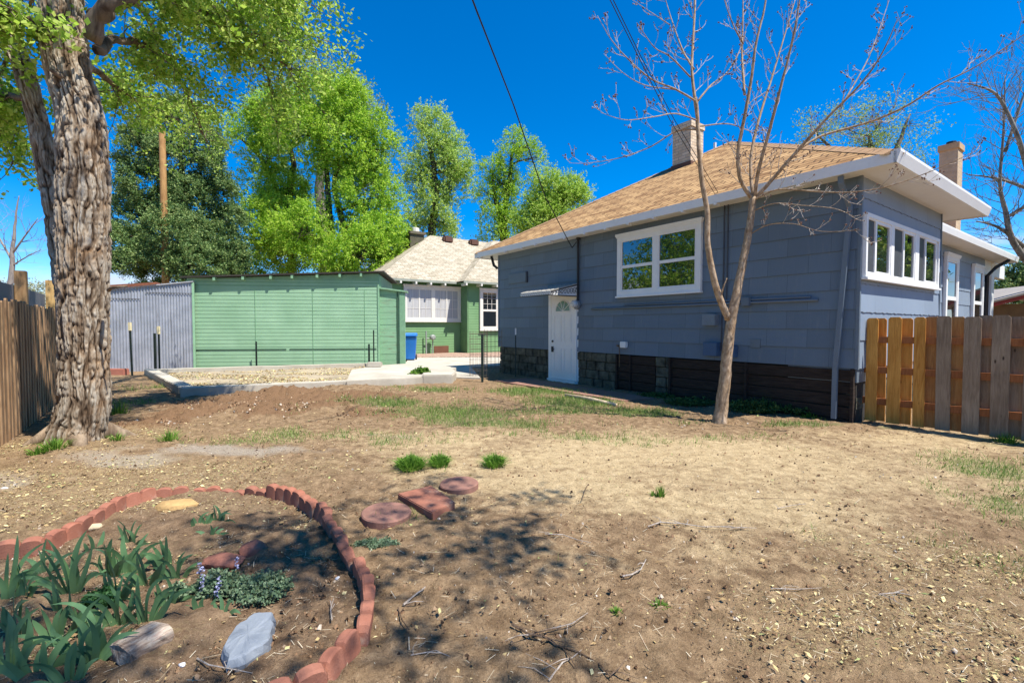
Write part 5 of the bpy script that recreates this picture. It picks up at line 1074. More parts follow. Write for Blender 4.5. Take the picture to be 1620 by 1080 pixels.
# limbs and leafy sprays over the yard (world positions)
rnd = random.Random(77); lm = MB(); spr = []
def limb(pts, r0, r1, n=8, tw_=26, L_=.9, drop=.0, skip=.25):
    pts = [Vector(p) for p in pts]; fine = []
    for i in range(len(pts)-1):
        for j in range(5): fine.append(pts[i].lerp(pts[i+1], j/5)+Vector((rnd.gauss(0, .02), rnd.gauss(0, .02), rnd.gauss(0, .02))))
    fine.append(pts[-1]); k = len(fine); lm.tube([q-base for q in fine], [r0+(r1-r0)*i/(k-1) for i in range(k)], n)
    for c_ in range(tw_):
        a = rnd.uniform(skip, 1)*(k-1); i = min(int(a), k-2); s_ = fine[i].lerp(fine[i+1], a-i); d = (fine[i+1]-fine[i]).normalized()
        o = Vector((rnd.gauss(0, 1), rnd.gauss(0, 1), rnd.gauss(-drop, .7))).normalized(); e = s_+(d*.5+o)*L_*rnd.uniform(.35, 1)
        bp = branch_pts(s_, e, rnd, .10, 5, sag=.04); lm.tube([q-base for q in bp], [.011, .009, .007, .006, .004, .003], 4, cap=False)
        for q in bp[2:]: spr.append(q+Vector((rnd.gauss(0, .05), rnd.gauss(0, .05), rnd.gauss(-.03, .05))))
        for s2 in range(3):
            q0 = bp[rnd.randint(1, 5)]; e2 = q0+Vector((rnd.gauss(0, .22), rnd.gauss(0, .22), rnd.gauss(-.05-drop*.1, .16))); lm.tube([q0-base, q0.lerp(e2, .5)-base+Vector((0, 0, .02)), e2-base], [.005, .004, .002], 3, cap=False); spr.append(e2); spr.append(q0.lerp(e2, .6))
# limbs: to the right above the yard, to the left, up and back
limb([P(150, 30, Y), P(205, -5, 5.9), P(262, -10, 6.3), P(330, 20, 6.9), P(400, 60, 7.4), P(470, 120, 7.8)], .085, .015, tw_=46, L_=.85, drop=.35)
limb([P(140, 60, Y-.1), P(175, 5, 5.2), P(250, -40, 5.6), P(330, -50, 6.2), P(420, -35, 6.9), P(470, -5, 7.4)], .09, .02, tw_=46, L_=.85, drop=.4)
limb([P(150, 80, Y+.2), P(180, 60, 6.0), P(230, 70, 6.6), P(270, 100, 7.2), P(300, 150, 7.6)], .06, .012, tw_=22, L_=.7, drop=.35, skip=.3)
limb([P(120, 90, Y+.2), P(165, 120, 6.6), P(200, 150, 7.4), P(240, 165, 8.2)], .05, .012, tw_=22, L_=.7, drop=.2, skip=.35)
limb([P(300, 0, 6.9), P(370, 20, 7.6), P(430, 30, 8.2), P(480, 60, 8.6)], .04, .012, tw_=30, L_=.8, drop=.3)
limb([P(380, 70, 7.5), P(420, 110, 8.2), P(430, 160, 8.6), P(440, 195, 8.9)], .03, .01, tw_=9, L_=.7, drop=.35)
limb([P(80, 60, Y), P(40, 30, 5.0), P(0, 20, 4.9), P(-60, 10, 5.0)], .06, .02, tw_=22, L_=.6, drop=.2)
limb([P(40, 160, Y+.4), P(15, 150, 6.1), P(-20, 160, 6.4), P(-60, 190, 6.6)], .04, .012, tw_=26, L_=.6, drop=.3, skip=.2)
limb([P(20, 70, Y+.5), P(0, 120, 6.8), P(10, 200, 7.4), P(20, 260, 7.8)], .03, .01, tw_=26, L_=.55, drop=.35, skip=.2)
for tgt, r0 in (((-6.5, 3.6, 7.6), .10), ((-3.6, 3.0, 8.0), .11), ((-2.2, 4.6, 8.2), .10), ((-5.0, 7.6, 8.4), .10), ((-7.6, 6.2, 7.4), .09), ((-3.2, 6.6, 7.4), .08), ((-8.6, 8.6, 7.0), .08), ((-6.5, 10.0, 7.6), .08), ((-4.6, 1.6, 7.0), .08), ((-7.9, 12.4, 6.1), .07)):
    t0 = P(80, -200, Y+.1); T_ = Vector(tgt); limb([t0+Vector((0, 0, rnd.uniform(-.8, .6))), t0.lerp(T_, .4)+Vector((0, 0, .4)), t0.lerp(T_, .75)+Vector((0, 0, .35)), T_], r0, .02, tw_=22, L_=1.1, drop=.2, skip=.3)
lm.build('limbs', barkmat('limb_bark', (.07, .05, .035), (.24, .19, .14)), big, smooth=True)
sp_ = np.array([tuple(q-base) for q in spr]); r_ = np.random.default_rng(5)
sp_ = sp_[r_.random(len(sp_)) < .72]; V = leafcloud(sp_, np.full(len(sp_), .085), 15, .036, r_, .8, .62, .03)
npmesh('crown', V, np.arange(len(V)).reshape(-1, 4), M_LF3, big)
# ---- a second yard tree whose boughs hang over the foreground, just above the frame
b0_ = Vector((3.6, -2.4, 0)); st = thing('shade_tree', 'leafy shade tree standing behind the viewer whose boughs dapple the foreground', 'tree', b0_)
lm = MB(); spr = []; base = b0_; rnd = random.Random(31)
limb([b0_, b0_+Vector((.1, .1, 1.6)), b0_+Vector((.0, .3, 3.2)), b0_+Vector((-.1, .5, 4.6))], .2, .10, tw_=0)
for tgt, n_ in (((1.2, 1.7, 6.0), 14), ((2.4, 1.7, 6.3), 10), ((.4, .4, 6.0), 9), ((1.6, -.6, 6.6), 10), ((-1.0, 1.0, 6.2), 9), ((5.2, -2.6, 6.2), 12)):
    T_ = Vector(tgt); s_ = b0_+Vector((-.05, .4, rnd.uniform(3.4, 4.5))); limb([s_, s_.lerp(T_, .45)+Vector((0, 0, .5)), s_.lerp(T_, .8)+Vector((0, 0, .3)), T_], .02, .006, tw_=n_, L_=.85, drop=.0, skip=.5)
lm.build('trunk', M_BARKG, st, smooth=True); sp_ = np.array([tuple(q-base) for q in spr]); V = leafcloud(sp_, np.full(len(sp_), .10), 9, .040, r_, .7, .62)
npmesh('crown', V, np.arange(len(V)).reshape(-1, 4), M_LF3, st)

# ---- the forked bare young tree in front of the blue house
D = 6.75; bt0 = Vector((P(1139, 660, D).x, D, 0)); m_ = D/F
t = NT('young_tree_bark'); v = t.coord(scale=(1, 1, .5)); a = t.noise(v, 26, 6, .7); bb_ = t.noise(t.coord(), 3, 3)
M_YB = t.col(t.mix(t.rng(a, .35, .68), (.20, .125, .065), t.mix(t.rng(bb_, .4, .6), (.48, .34, .21), (.56, .43, .30))), .75, .25); t.bump(a, .5, .01)
M_BUD = paint('dark_red_bud', (.14, .07, .05), .6, .3)
n_skip = [3]
def LP(*a): return [P(x, y, D+d) for x, y, d in a]
RS = .80
bare_tree('young_bare_tree', 'slim leafless forked tree with buds in front of the blue house', 'tree', bt0, [
    (LP((1136, 678, -.02), (1140, 655, 0), (1146, 610, 0), (1150, 560, 0), (1155, 520, 0), (1160, 490, .0), (1170, 440, .02), (1180, 390, .03), (1187, 350, .04), (1191, 312, .05)), [.175, .135, .118, .108, .100, .096, .082, .076, .070, .066]),
    (LP((1152, 505, 0), (1136, 465, -.05), (1126, 425, -.1), (1119, 380, -.12), (1119, 335, -.15), (1111, 290, -.18), (1106, 240, -.2), (1103, 180, -.22), (1100, 155, -.22)), [.075, .068, .062, .056, .052, .048, .042, .036, .034]),
    (LP((1140, 470, -.05), (1144, 455, -.12), (1150, 440, -.15)), [.022, .016, .010]),
    (LP((1103, 185, -.22), (1095, 120, -.2), (1096, 70, -.1), (1099, 20, 0), (1101, -40, .1), (1104, -120, .2)), [.034, .028, .024, .02, .015, .006]),
    (LP((1104, 162, -.22), (1070, 142, -.3), (1030, 125, -.35), (990, 90, -.4), (965, 60, -.4), (945, 25, -.4)), [.022, .018, .015, .011, .008, .004]),
    (LP((1070, 142, -.3), (1020, 135, -.1), (985, 115, .0), (955, 85, .1)), [.013, .010, .007, .004]),
    (LP((1098, 110, -.2), (1080, 80, -.1), (1062, 30, .1), (1050, -10, .2)), [.02, .016, .011, .005]),
    (LP((1092, 122, -.2), (1060, 90, -.5), (1035, 75, -.7), (1010, 40, -.9)), [.016, .012, .009, .004]),
    (LP((1060, 40, .1), (1030, 20, .2), (1000, 0, .3)), [.01, .007, .004]),
    (LP((1104, 160, -.22), (1125, 135, -.1), (1150, 115, .1), (1168, 85, .3), (1180, 50, .4)), [.02, .016, .013, .010, .005]),
    (LP((1106, 192, -.2), (1070, 180, -.5), (1035, 185, -.8), (990, 190, -1.1), (950, 178, -1.3)), [.015, .012, .010, .007, .003]),
    (LP((1107, 205, -.2), (1070, 208, -.1), (1030, 232, .0), (980, 250, .1), (930, 258, .2), (900, 258, .25)), [.018, .015, .012, .009, .006, .003]),
    (LP((1108, 200, -.2), (1150, 196, -.1), (1180, 205, 0), (1200, 215, .1)), [.014, .011, .008, .004]),
    (LP((1191, 315, .05), (1172, 285, 0), (1168, 240, -.05), (1177, 190, -.1), (1188, 130, -.15), (1196, 70, -.2), (1210, 10, -.2), (1218, -60, -.2)), [.046, .042, .038, .034, .029, .024, .018, .008]),
    (LP((1178, 150, -.1), (1174, 90, .1), (1175, 40, .3), (1176, -40, .5)), [.026, .02, .015, .006]),
    (LP((1176, 70, .1), (1160, 40, 0), (1146, 0, 0), (1140, -30, 0)), [.016, .012, .008, .004]),
    (LP((1192, 312, .05), (1188, 280, .1), (1190, 235, .2), (1203, 180, .3), (1222, 120, .4), (1240, 60, .5), (1258, 0, .6)), [.038, .034, .03, .026, .021, .015, .007]),
    (LP((1194, 312, .05), (1200, 270, -.1), (1215, 215, -.25), (1232, 150, -.4), (1250, 80, -.5), (1262, 20, -.6), (1270, -40, -.6)), [.04, .036, .032, .027, .021, .015, .007]),
    (LP((1194, 314, .05), (1225, 280, -.1), (1262, 238, -.3), (1310, 185, -.5), (1360, 135, -.7), (1395, 85, -.9), (1420, 30, -1.1)), [.044, .038, .034, .025, .02, .013, .005]),
    (LP((1262, 238, -.3), (1300, 215, -.3), (1370, 195, -.5), (1430, 170, -.8), (1485, 135, -1.0), (1545, 105, -1.2), (1620, 55, -1.4), (1650, 30, -1.5)), [.027, .024, .021, .018, .014, .011, .007, .004]),
    (LP((1330, 170, -.6), (1370, 100, -.4), (1390, 50, -.2), (1410, -10, 0)), [.014, .011, .008, .004]),
    (LP((1190, 318, .05), (1230, 300, -.2), (1290, 303, -.5), (1345, 304, -.8), (1400, 296, -1.1), (1455, 278, -1.3), (1510, 255, -1.5), (1550, 235, -1.6)), [.020, .017, .014, .012, .010, .008, .006, .003]),
    (LP((1189, 335, .05), (1225, 322, -.3), (1270, 325, -.6), (1320, 330, -.9), (1350, 342, -1.1)), [.012, .010, .008, .006, .003]),
    (LP((1188, 370, .05), (1215, 356, -.2), (1255, 354, -.4), (1300, 366, -.7), (1362, 364, -1.0)), [.010, .008, .007, .005, .003])],
    M_YB, 51, depth=2, dens=6.2, L0=.52, up=.5, bud=(M_BUD, .011))
# ================================================================ GARDEN AND SMALL THINGS
gz0 = lambda p: Vector((p.x, p.y, gh(p.x, p.y)))
def GG(px, py): return gz0(G(px, py))
# ---- scalloped edging blocks round the bed
t = NT('red_concrete'); v = t.coord(); a = t.noise(v, 7, 6, .65); f_ = t.noise(v, 120, 3, .7); oi = t.n('ShaderNodeObjectInfo')
c = t.mix(t.rng(a, .3, .7), (.30, .105, .062), (.43, .185, .12)); c = t.mix(t.math('MULTIPLY', oi.outputs['Random'], .45), c, (.22, .11, .08)); c = t.mix(t.rng(f_, .58, .70, 0, .5), c, (.16, .07, .05)); c = t.mix(t.rng(a, .60, .72, 0, .6), c, (.42, .32, .24))
M_RED = t.col(c, .92, .15); t.bump(f_, .6, .004, t.bump(a, .3, .01))
path = [Vector((p.x, p.y, 0)) for p in RW]; cum = [0]
for i in range(1, len(path)): cum.append(cum[-1]+(path[i]-path[i-1]).length)
def at_(s):
    s = max(0, min(s, cum[-1]))
    for i in range(1, len(cum)):
        if s <= cum[i]: return path[i-1].lerp(path[i], (s-cum[i-1])/(cum[i]-cum[i-1]))
def edger(p, q, hgt, humps=2, bury=0.0):
    d = q-p; L_ = d.length; b = MB(); n = humps*9; th = .046; top = []; fr = []
    rr_ = L_/humps/2; prof = []
    for i in range(n+1):
        x = L_*i/n; k = (x % (2*rr_))/(2*rr_) if i < n else 1.0; s_ = math.sqrt(max(0, 1-(2*k-1)**2)); prof.append((x, hgt-.036+.036*s_**.8, .007*s_))
    for side in (1, -1):
        pass
    vs = []
    for x, z, o in prof: vs += [(x, -th/2-o, -.08), (x, -th/2-o, z-.007), (x, -th/2-o+.010, z), (x, th/2+o-.010, z), (x, th/2+o, z-.007), (x, th/2+o, -.08)]
    fs = []
    for i in range(n):
        for j in range(6): fs.append((i*6+j, i*6+(j+1) % 6, (i+1)*6+(j+1) % 6, (i+1)*6+j))
    fs += [tuple(range(6)), tuple(range(n*6, n*6+6))]
    b.add(vs, fs); o = b.build('edging_block', M_RED); o.location = (p.x, p.y, gh(p.x, p.y)-bury); o.rotation_euler = (0, 0, math.atan2(d.y, d.x)); return o
rnd = random.Random(9); N_E = 21; EL = cum[-1]/N_E
where = ['at the far left end of the curve', 'second from the left end of the curve', 'third from the left end, behind the iris leaves', 'beside the small pale stone', 'where the curve starts to climb away', 'half buried before the top of the curve', 'half buried behind the yellow stone', 'buried low at the top left of the curve', 'at the top of the curve behind the thin iris shoots',
    'just right of the top of the curve', 'first on the bend towards the stepping stones', 'second on the bend, tilted a little', 'third on the bend, darker', 'on the bend nearest the round stepping stone', 'below the bend, beside the dark weed', 'first of the straight run down to the viewer', 'level with the catmint cushion', 'level with the grey slate, facing the bare soil', 'casting a black shadow beside the slate', 'second from the near end of the curve', 'at the near end, largest in the picture']
for i in range(N_E):
    p = at_(i*EL+.004); q = at_((i+1)*EL-.001); j = Vector((rnd.gauss(0, .006), rnd.gauss(0, .006), 0)); bury = [0, .0, .0, .0, .01, .03, .07, .08, .04][i] if i < 9 else rnd.uniform(-.012, .012)
    o = edger(p+j, q+j, .112, 2, bury); o.rotation_euler.x = rnd.gauss(0, .08); o.rotation_euler.y = rnd.gauss(0, .045)
    tag(o, 'red scalloped edging block '+where[i], 'edging', 'red scalloped edging blocks round the garden bed')
# ---- stepping stones
def disc(px, py, r, lab, tilt):
    c_ = GG(px, py); b = MB(); b.lathe((0, 0, 0), [(r-.006, -.05), (r, -.045), (r, .038), (r-.008, .046), (r*.5, .047), (.001, .048)], 48); o = b.build('stepping_stone', M_STEP); o.location = c_; o.rotation_euler = tilt
    me = o.data
    for v in me.vertices: k = 1+.02*math.sin(v.co.x*31+px)*math.cos(v.co.y*27); v.co.x *= k; v.co.y *= k
    return tag(o, lab, 'stepping stone', 'red concrete stepping stones')
M_STEP = paint('worn_red_stepping_stone', (.25, .125, .092), .9, .18, 5, (.30, .22, .15), .5, .5, 110)
disc(611, 818, .175, 'round dark red stepping stone nearest the edging curve', (.03, .04, 0)); disc(726, 771, .165, 'round red stepping stone furthest from the edging, partly in sun', (.02, -.02, 0))
c_ = GG(676, 796); b = MB(); b.prism([Vector((q.x-c_.x, q.y-c_.y, -.05)) for q in (G(629, 781, .05), G(682, 768, .05), G(720, 794, .05), G(684, 812, .05))], (0, 0, .105)); o = b.build('stepping_stone', M_RED, None, bevel=.006); o.location = c_; tag(o, 'square red stepping stone between the two round ones', 'stepping stone', 'red concrete stepping stones')
# ---- stones
M_SLATE = paint('blue_grey_slate', (.20, .225, .255), .8, .10, 6, (.32, .34, .37), .4, .5, 60)
def slate():
    c_ = G(392, 1002, .045); c_.z = 0; pts = [(352, 1020), (360, 1042), (392, 1033), (425, 1012), (434, 985), (430, 966), (405, 966), (372, 985)]
    P_ = [G(a, b_, .045) for a, b_ in pts]; r_ = random.Random(3); b = MB()
    top = [Vector((q.x-c_.x, q.y-c_.y, .045+(q.x-c_.x)*.06)) for q in P_]; n = len(top)
    T2 = []
    for i in range(n):
        a, d = top[i], top[(i+1) % n]
        for k in range(4): T2.append(a.lerp(d, k/4)+Vector((r_.gauss(0, .004), r_.gauss(0, .004), 0)))
    m = len(T2); cen = Vector((0, .0, .048)); rings = [[cen.lerp(v, f)+Vector((0, 0, r_.gauss(0, .0015))) for v in T2] for f in (.35, .7, .94, 1.0)]
    rings[3] = [v-Vector((0, 0, .008)) for v in rings[3]]; rings.append([v+Vector((v.x*.06+r_.gauss(0, .004), v.y*.06+r_.gauss(0, .004), -.035)) for v in T2]); rings.append([v+Vector((v.x*.02, v.y*.02, -.13)) for v in T2])
    vs = [cen]+[v for rg in rings for v in rg]; fs = [(0, 1+i, 1+(i+1) % m) for i in range(m)]
    for r in range(len(rings)-1):
        for i in range(m): fs.append((1+r*m+i, 1+(r+1)*m+i, 1+(r+1)*m+(i+1) % m, 1+r*m+(i+1) % m))
    b.add(vs, fs); o = b.build('slate_rock', M_SLATE); o.location = c_; tag(o, 'flat blue grey slate rock with chipped edges lying in the bed', 'rock')
slate()
M_PET = NT('petrified_log'); t = M_PET; v = t.coord(scale=(1.0, 7, 7)); a = t.noise(v, 3, 6, .65, .5); M_PET = t.col(t.ramp(a, [(.3, (.09, .06, .045)), (.45, (.26, .19, .14)), (.58, (.48, .40, .31)), (.7, (.30, .15, .12))]), .85, .2); t.bump(a, .8, .02)
p0, p1 = G(197, 1040), G(250, 1008); c_ = GG(224, 1030); b = MB(); r_ = random.Random(6); n = 12; vs = []
rads = [1+r_.uniform(-.22, .12) for _ in range(n)]; L_ = (p1-p0).length
for i in range(9):
    x = -L_*.62+L_*1.24*i/8
    for k in range(n): a = 2*math.pi*k/n; r = .062*rads[k]*(1+r_.uniform(-.07, .07)); vs.append((x+(r_.uniform(-.012, .012) if i in (0, 8) else 0), r*math.cos(a)*1.25, max(-.03, r*math.sin(a))))
b.add(vs, [(i*n+k, i*n+(k+1) % n, (i+1)*n+(k+1) % n, (i+1)*n+k) for i in range(8) for k in range(n)]+[tuple(range(n)), tuple(range(8*n, 9*n))])
o = b.build('petrified_log', M_PET, None, bevel=.004); o.location = c_+Vector((0, 0, .035)); o.rotation_euler = (0, 0, math.atan2(p1.y-p0.y, p1.x-p0.x)); tag(o, 'short broken log of banded stone or wood beside the iris leaves', 'log')
M_SAND = paint('ochre_rock', (.42, .27, .11), .9, .25, 8, (.2, .13, .06), .5, .8, 40); M_REDR = paint('red_rock', (.27, .11, .075), .9, .25, 10, (.12, .06, .04), .6, 1, 50)
c_ = GG(282, 800); rock('ochre_rock', c_+Vector((0, 0, .005)), (.16, .09, .055), M_SAND, 'rough ochre yellow rock just inside the edging curve', 'rock', 3, .2)
c_ = GG(398, 876); rock('red_rock', c_+Vector((0, 0, .03)), (.085, .07, .062), M_REDR, 'rounded rough red rock behind the catmint', 'rock', 4, .4)
c_ = GG(355, 892); rock('red_rock', c_+Vector((0, 0, .015)), (.13, .09, .045), M_REDR, 'flatter red rock half hidden by the catmint flowers', 'rock', 5, .1)
c_ = GG(145, 836); rock('pale_stone', c_+Vector((0, 0, .015)), (.055, .035, .03), paint('pale_stone', (.55, .44, .28), .9), 'small pale wedge stone against the inner side of the edging', 'stone', 6, .8)
for i, (px, py, s_, lab) in enumerate(((288, 1053, .016, 'small white pebble left of the slate'), (535, 915, .02, 'white quartz pebble beside the edging bend'), (8, 775, .03, 'grey pebble at the left edge above the edging'))):
    rock('pebble', GG(px, py)+Vector((0, 0, .008)), (s_, s_*.8, s_*.6), paint('pebble_%s' % lab.split()[0], (.55, .55, .56), .8), lab, 'pebble', 10+i, cuts=2)
c_ = GG(189, 592); b = MB(); b.box(-.35, .22, -.1, .1, -.05, .17); o = b.build('red_kerb_block', paint('red_block', (.42, .16, .11), .9, .15), None, bevel=.02); o.location = c_; tag(o, 'red block on the ground against the corrugated shed', 'block')
# ---- irises: fans of sword leaves
M_IRIS = NT('iris_leaf'); t = M_IRIS; r = t.island(); v = t.coord(scale=(1, 1, .2)); n1 = t.noise(v, 40, 3)
cI = t.ramp(t.math('ADD', t.math('MULTIPLY', r, .8), t.math('MULTIPLY', n1, .2)), [(.1, (.045, .115, .06)), (.45, (.09, .20, .09)), (.75, (.19, .32, .13)), (.93, (.34, .40, .18)), (1, (.40, .32, .17))]); t.col(cI, .42, .5)
tr = t.n('ShaderNodeBsdfTranslucent'); t.L.new(cI, tr.inputs['Color']); ms = t.n('ShaderNodeMixShader'); ms.inputs[0].default_value = .3; t.L.new(t.p.outputs[0], ms.inputs[1]); t.L.new(tr.outputs[0], ms.inputs[2]); t.L.new(ms.outputs[0], t.out.inputs[0]); M_IRIS = t.m
def iris(px, py, nb, hgt, az, lab, seed, wid=.017, grp='iris plants in the garden bed'):
    nb = int(nb*1.5)
    r_ = random.Random(seed); c_ = GG(px, py); th = thing('iris_plant', lab, 'plant', c_, az, grp)
    for i in range(nb):
        f = (i-(nb-1)/2)/max(1, (nb-1)/2); h = hgt*(1-.35*abs(f))*r_.uniform(.75, 1.12); lean = f*.5+r_.gauss(0, .18); cur = f*.35+r_.gauss(0, .38); side = r_.gauss(0, .12); w0 = wid*r_.uniform(.8, 1.15)
        V = []; n = 12
        for k in range(n+1):
            u = k/n; ang = lean+cur*u*u; x = f*.03+h*u*math.sin(ang); z = h*u*math.cos(ang)-(.25*h*max(0, u-.65)**1.3*abs(cur)*2); y = side*h*u+f*.006
            wv = w0*(.75+.5*u-.1*u*u)*(1-u**3.2)**.75; tw = .5*math.sin(u*2+i); nx_ = math.cos(ang); nz__ = -math.sin(ang)
            V += [(x-nx_*wv*.5, y-tw*wv*.4, z-nz__*wv*.5-.01), (x, y+.0022*(1-u), z-.01), (x+nx_*wv*.5, y+tw*wv*.4, z+nz__*wv*.5-.01)]
        b = MB(); fs = []
        for k in range(n): fs += [(k*3, k*3+1, k*3+4, k*3+3), (k*3+1, k*3+2, k*3+5, k*3+4)]
        b.add(V, fs); b.build('leaf', M_IRIS, th, smooth=True)
IR = [(12, 948, 6, .34, .3, 'tall iris cut by the left edge of the picture'), (38, 945, 5, .26, -.3, 'iris with leaves crossing at the left edge'), (112, 938, 8, .36, .15, 'wide iris fan with pale arching leaves left of the others'), (95, 1010, 6, .20, .5, 'dark low iris between the two left fans'),
    (98, 975, 6, .26, -.4, 'iris with drooping tips in the middle left'), (140, 1052, 8, .32, .2, 'broad blue green iris fan near the bottom left'), (62, 1075, 6, .24, .6, 'iris cut by the bottom edge at the left'), (175, 912, 8, .27, -.2, 'dark iris fan in shade near the bed centre'), (205, 905, 7, .26, .4, 'dense shaded iris right of the centre fan'), (232, 925, 6, .22, .0, 'iris with a pale upright leaf in the middle'),
    (232, 985, 7, .34, -.1, 'iris with one long leaf arching to the right above the log'), (268, 960, 5, .18, .3, 'small iris with a leaf lying toward the catmint'), (186, 985, 6, .24, .1, 'iris just left of the log'), (208, 860, 6, .20, -.2, 'upright dark iris nearest the far edging'), (150, 868, 3, .13, .3, 'thin two leaved iris near the pale wedge stone'), (262, 895, 5, .19, .4, 'shaded iris left of the red rocks'), (280, 915, 5, .2, .2, 'iris with a wide leaf beside the purple flowers'),
    (130, 1000, 6, .22, -.5, 'low sprawling iris between log and left edge'), (165, 1040, 6, .2, .8, 'iris with splayed leaves left of the log'), (320, 835, 5, .15, .2, 'small young iris shoots left of a pair near the edging'), (345, 828, 6, .19, -.1, 'tallest young iris shoot near the top of the edging'), (335, 850, 4, .12, .5, 'smallest young iris shoot below the other two'), (318, 965, 3, .13, .1, 'small iris at the left foot of the catmint'), (352, 970, 3, .13, -.3, 'small notched iris leaf in front of the catmint'),
    (15, 1062, 7, .27, .1, 'dark iris in the bottom left corner'), (30, 1010, 6, .25, -.2, 'iris with forked leaves above the corner one'), (108, 1080, 6, .2, .4, 'iris cut by the bottom edge near the log'), (70, 905, 5, .2, .2, 'iris standing close to the edging at far left'), (185, 948, 6, .22, -.3, 'low iris behind the small leafy weed')]
for i, q in enumerate(IR): iris(*q, 100+i, .027 if q[3] > .2 else .024)
# ---- catmint cushions with small violet flowers
M_MINT = leafmat('catmint_leaves', (.06, .11, .06), (.12, .19, .10), (.24, .30, .18), .2)
M_VIO = paint('violet_petals', (.34, .34, .50), .7, .3, 30)
def cushion(name, px, py, rx, ry, rz_, n, size, leaf, lab, cat, seed, flowers=0, grp=None, stemr=.0015):
    r_ = np.random.default_rng(seed); c_ = GG(px, py); th = thing(name, lab, cat, c_, 0, grp)
    a = r_.uniform(0, 6.283, n); u = np.sqrt(r_.random(n)); top = np.stack([np.cos(a)*u*rx, np.sin(a)*u*ry, rz_*np.sqrt(np.clip(1-u*u*.8, 0, 1))*r_.uniform(.55, 1.05, n)], 1); rt = top*np.array([.35, .35, 0])
    mb = MB()
    for p, q in zip(rt[:min(n, 160)], top[:min(n, 160)]): mb.tube([p, (p+q)/2+np.array([0, 0, .01]), q], [stemr*1.2, stemr, stemr*.6], 3, cap=False)
    mb.build('stems', leaf, th)
    tt = r_.uniform(.25, 1.0, (n, 5, 1)); cc = (rt[:, None]+(top-rt)[:, None]*tt).reshape(-1, 3); V = leafcloud(cc, np.full(len(cc), size*.9), 4, size, r_, .7, .62); V[:, 2] = np.maximum(V[:, 2], -.005)
    npmesh('leaves', V, np.arange(len(V)).reshape(-1, 4), leaf, th)
    if flowers:
        fc = top[r_.choice(n, flowers)]*np.array([1, 1, 1.12]); sp = fc[:, None]+np.linspace(0, .055, 7)[None, :, None]*np.array([0, 0, 1.])+r_.normal(0, .004, (flowers, 7, 3)); [npmesh('flower_spike', V, np.arange(len(V)).reshape(-1, 4), M_VIO, th) for V in (leafcloud(q, np.full(7, .004), 5, .006, r_, 1, .8) for q in sp)]
    return th
cushion('catmint', 412, 942, .17, .13, .115, 300, .009, M_MINT, 'grey green catmint cushion in front of the red rocks', 'plant', 61)
cushion('catmint', 345, 938, .14, .10, .13, 190, .010, M_MINT, 'looser catmint with violet flower spikes left of the round cushion', 'plant', 62, 6)
cushion('catmint', 283, 950, .07, .05, .10, 40, .009, M_MINT, 'few catmint stems among the irises', 'plant', 63)
cushion('ground_weed', 160, 955, .08, .07, .10, 60, .011, leafmat('dark_weed', (.02, .07, .02), (.04, .12, .03), (.07, .17, .05), .2), 'small dark leafy weed among the irises', 'weed', 64)
cushion('ground_weed', 595, 862, .16, .08, .035, 90, .008, M_MINT, 'low dark weed mat just outside the edging', 'weed', 65)
# ---- grass tufts and green sprouts
def tuft(name, px, py, r, h, n, m, lab, cat, seed, grp=None, wd=.005, spread_=.6, up=1.0):
    r_ = np.random.default_rng(seed); c_ = GG(px, py); a = r_.uniform(0, 6.283, n); u = r_.random(n)**.7; V = []; F_ = []
    for i in range(n):
        bx, by = math.cos(a[i])*u[i]*r*.45, math.sin(a[i])*u[i]*r*.45; hh = h*r_.uniform(.5, 1.1)*(1-.3*u[i]); out = u[i]*r*spread_+r_.normal(0, r*.12); aa = a[i]+r_.normal(0, .5); dx, dy = math.cos(aa), math.sin(aa); w_ = wd*r_.uniform(.6, 1.2); s0 = len(V)
        for k in range(4):
            t_ = k/3; x, y, z = bx+dx*out*t_**1.6, by+dy*out*t_**1.6, hh*t_*(1-.18*t_*t_*u[i]*2); ww = w_*(1-t_)**.7; V += [(x-dy*ww, y+dx*ww, z), (x+dy*ww, y-dx*ww, z)]
        for k in range(3): F_.append((s0+2*k, s0+2*k+1, s0+2*k+3, s0+2*k+2))
    o = npmesh(name, V, F_, m); o.location = c_-Vector((0, 0, .005)); return tag(o, lab, cat, grp)
M_TUFT = leafmat('fresh_weed_blades', (.07, .17, .02), (.13, .28, .03), (.24, .38, .06), .4)
cushion('weed_tuft', 648, 737, .14, .10, .10, 110, .014, M_TUFT, 'bright green weed tuft, largest and leftmost of the three mid yard ones', 'weed', 71, 0, 'bright green weed tufts in mid yard')
cushion('weed_tuft', 695, 733, .10, .07, .09, 60, .013, M_TUFT, 'bright green weed tuft close to the right of the largest one', 'weed', 72, 0, 'bright green weed tufts in mid yard')
cushion('weed_tuft', 782, 733, .11, .07, .09, 60, .013, M_TUFT, 'bright green weed tuft standing alone furthest right in mid yard', 'weed', 73, 0, 'bright green weed tufts in mid yard')
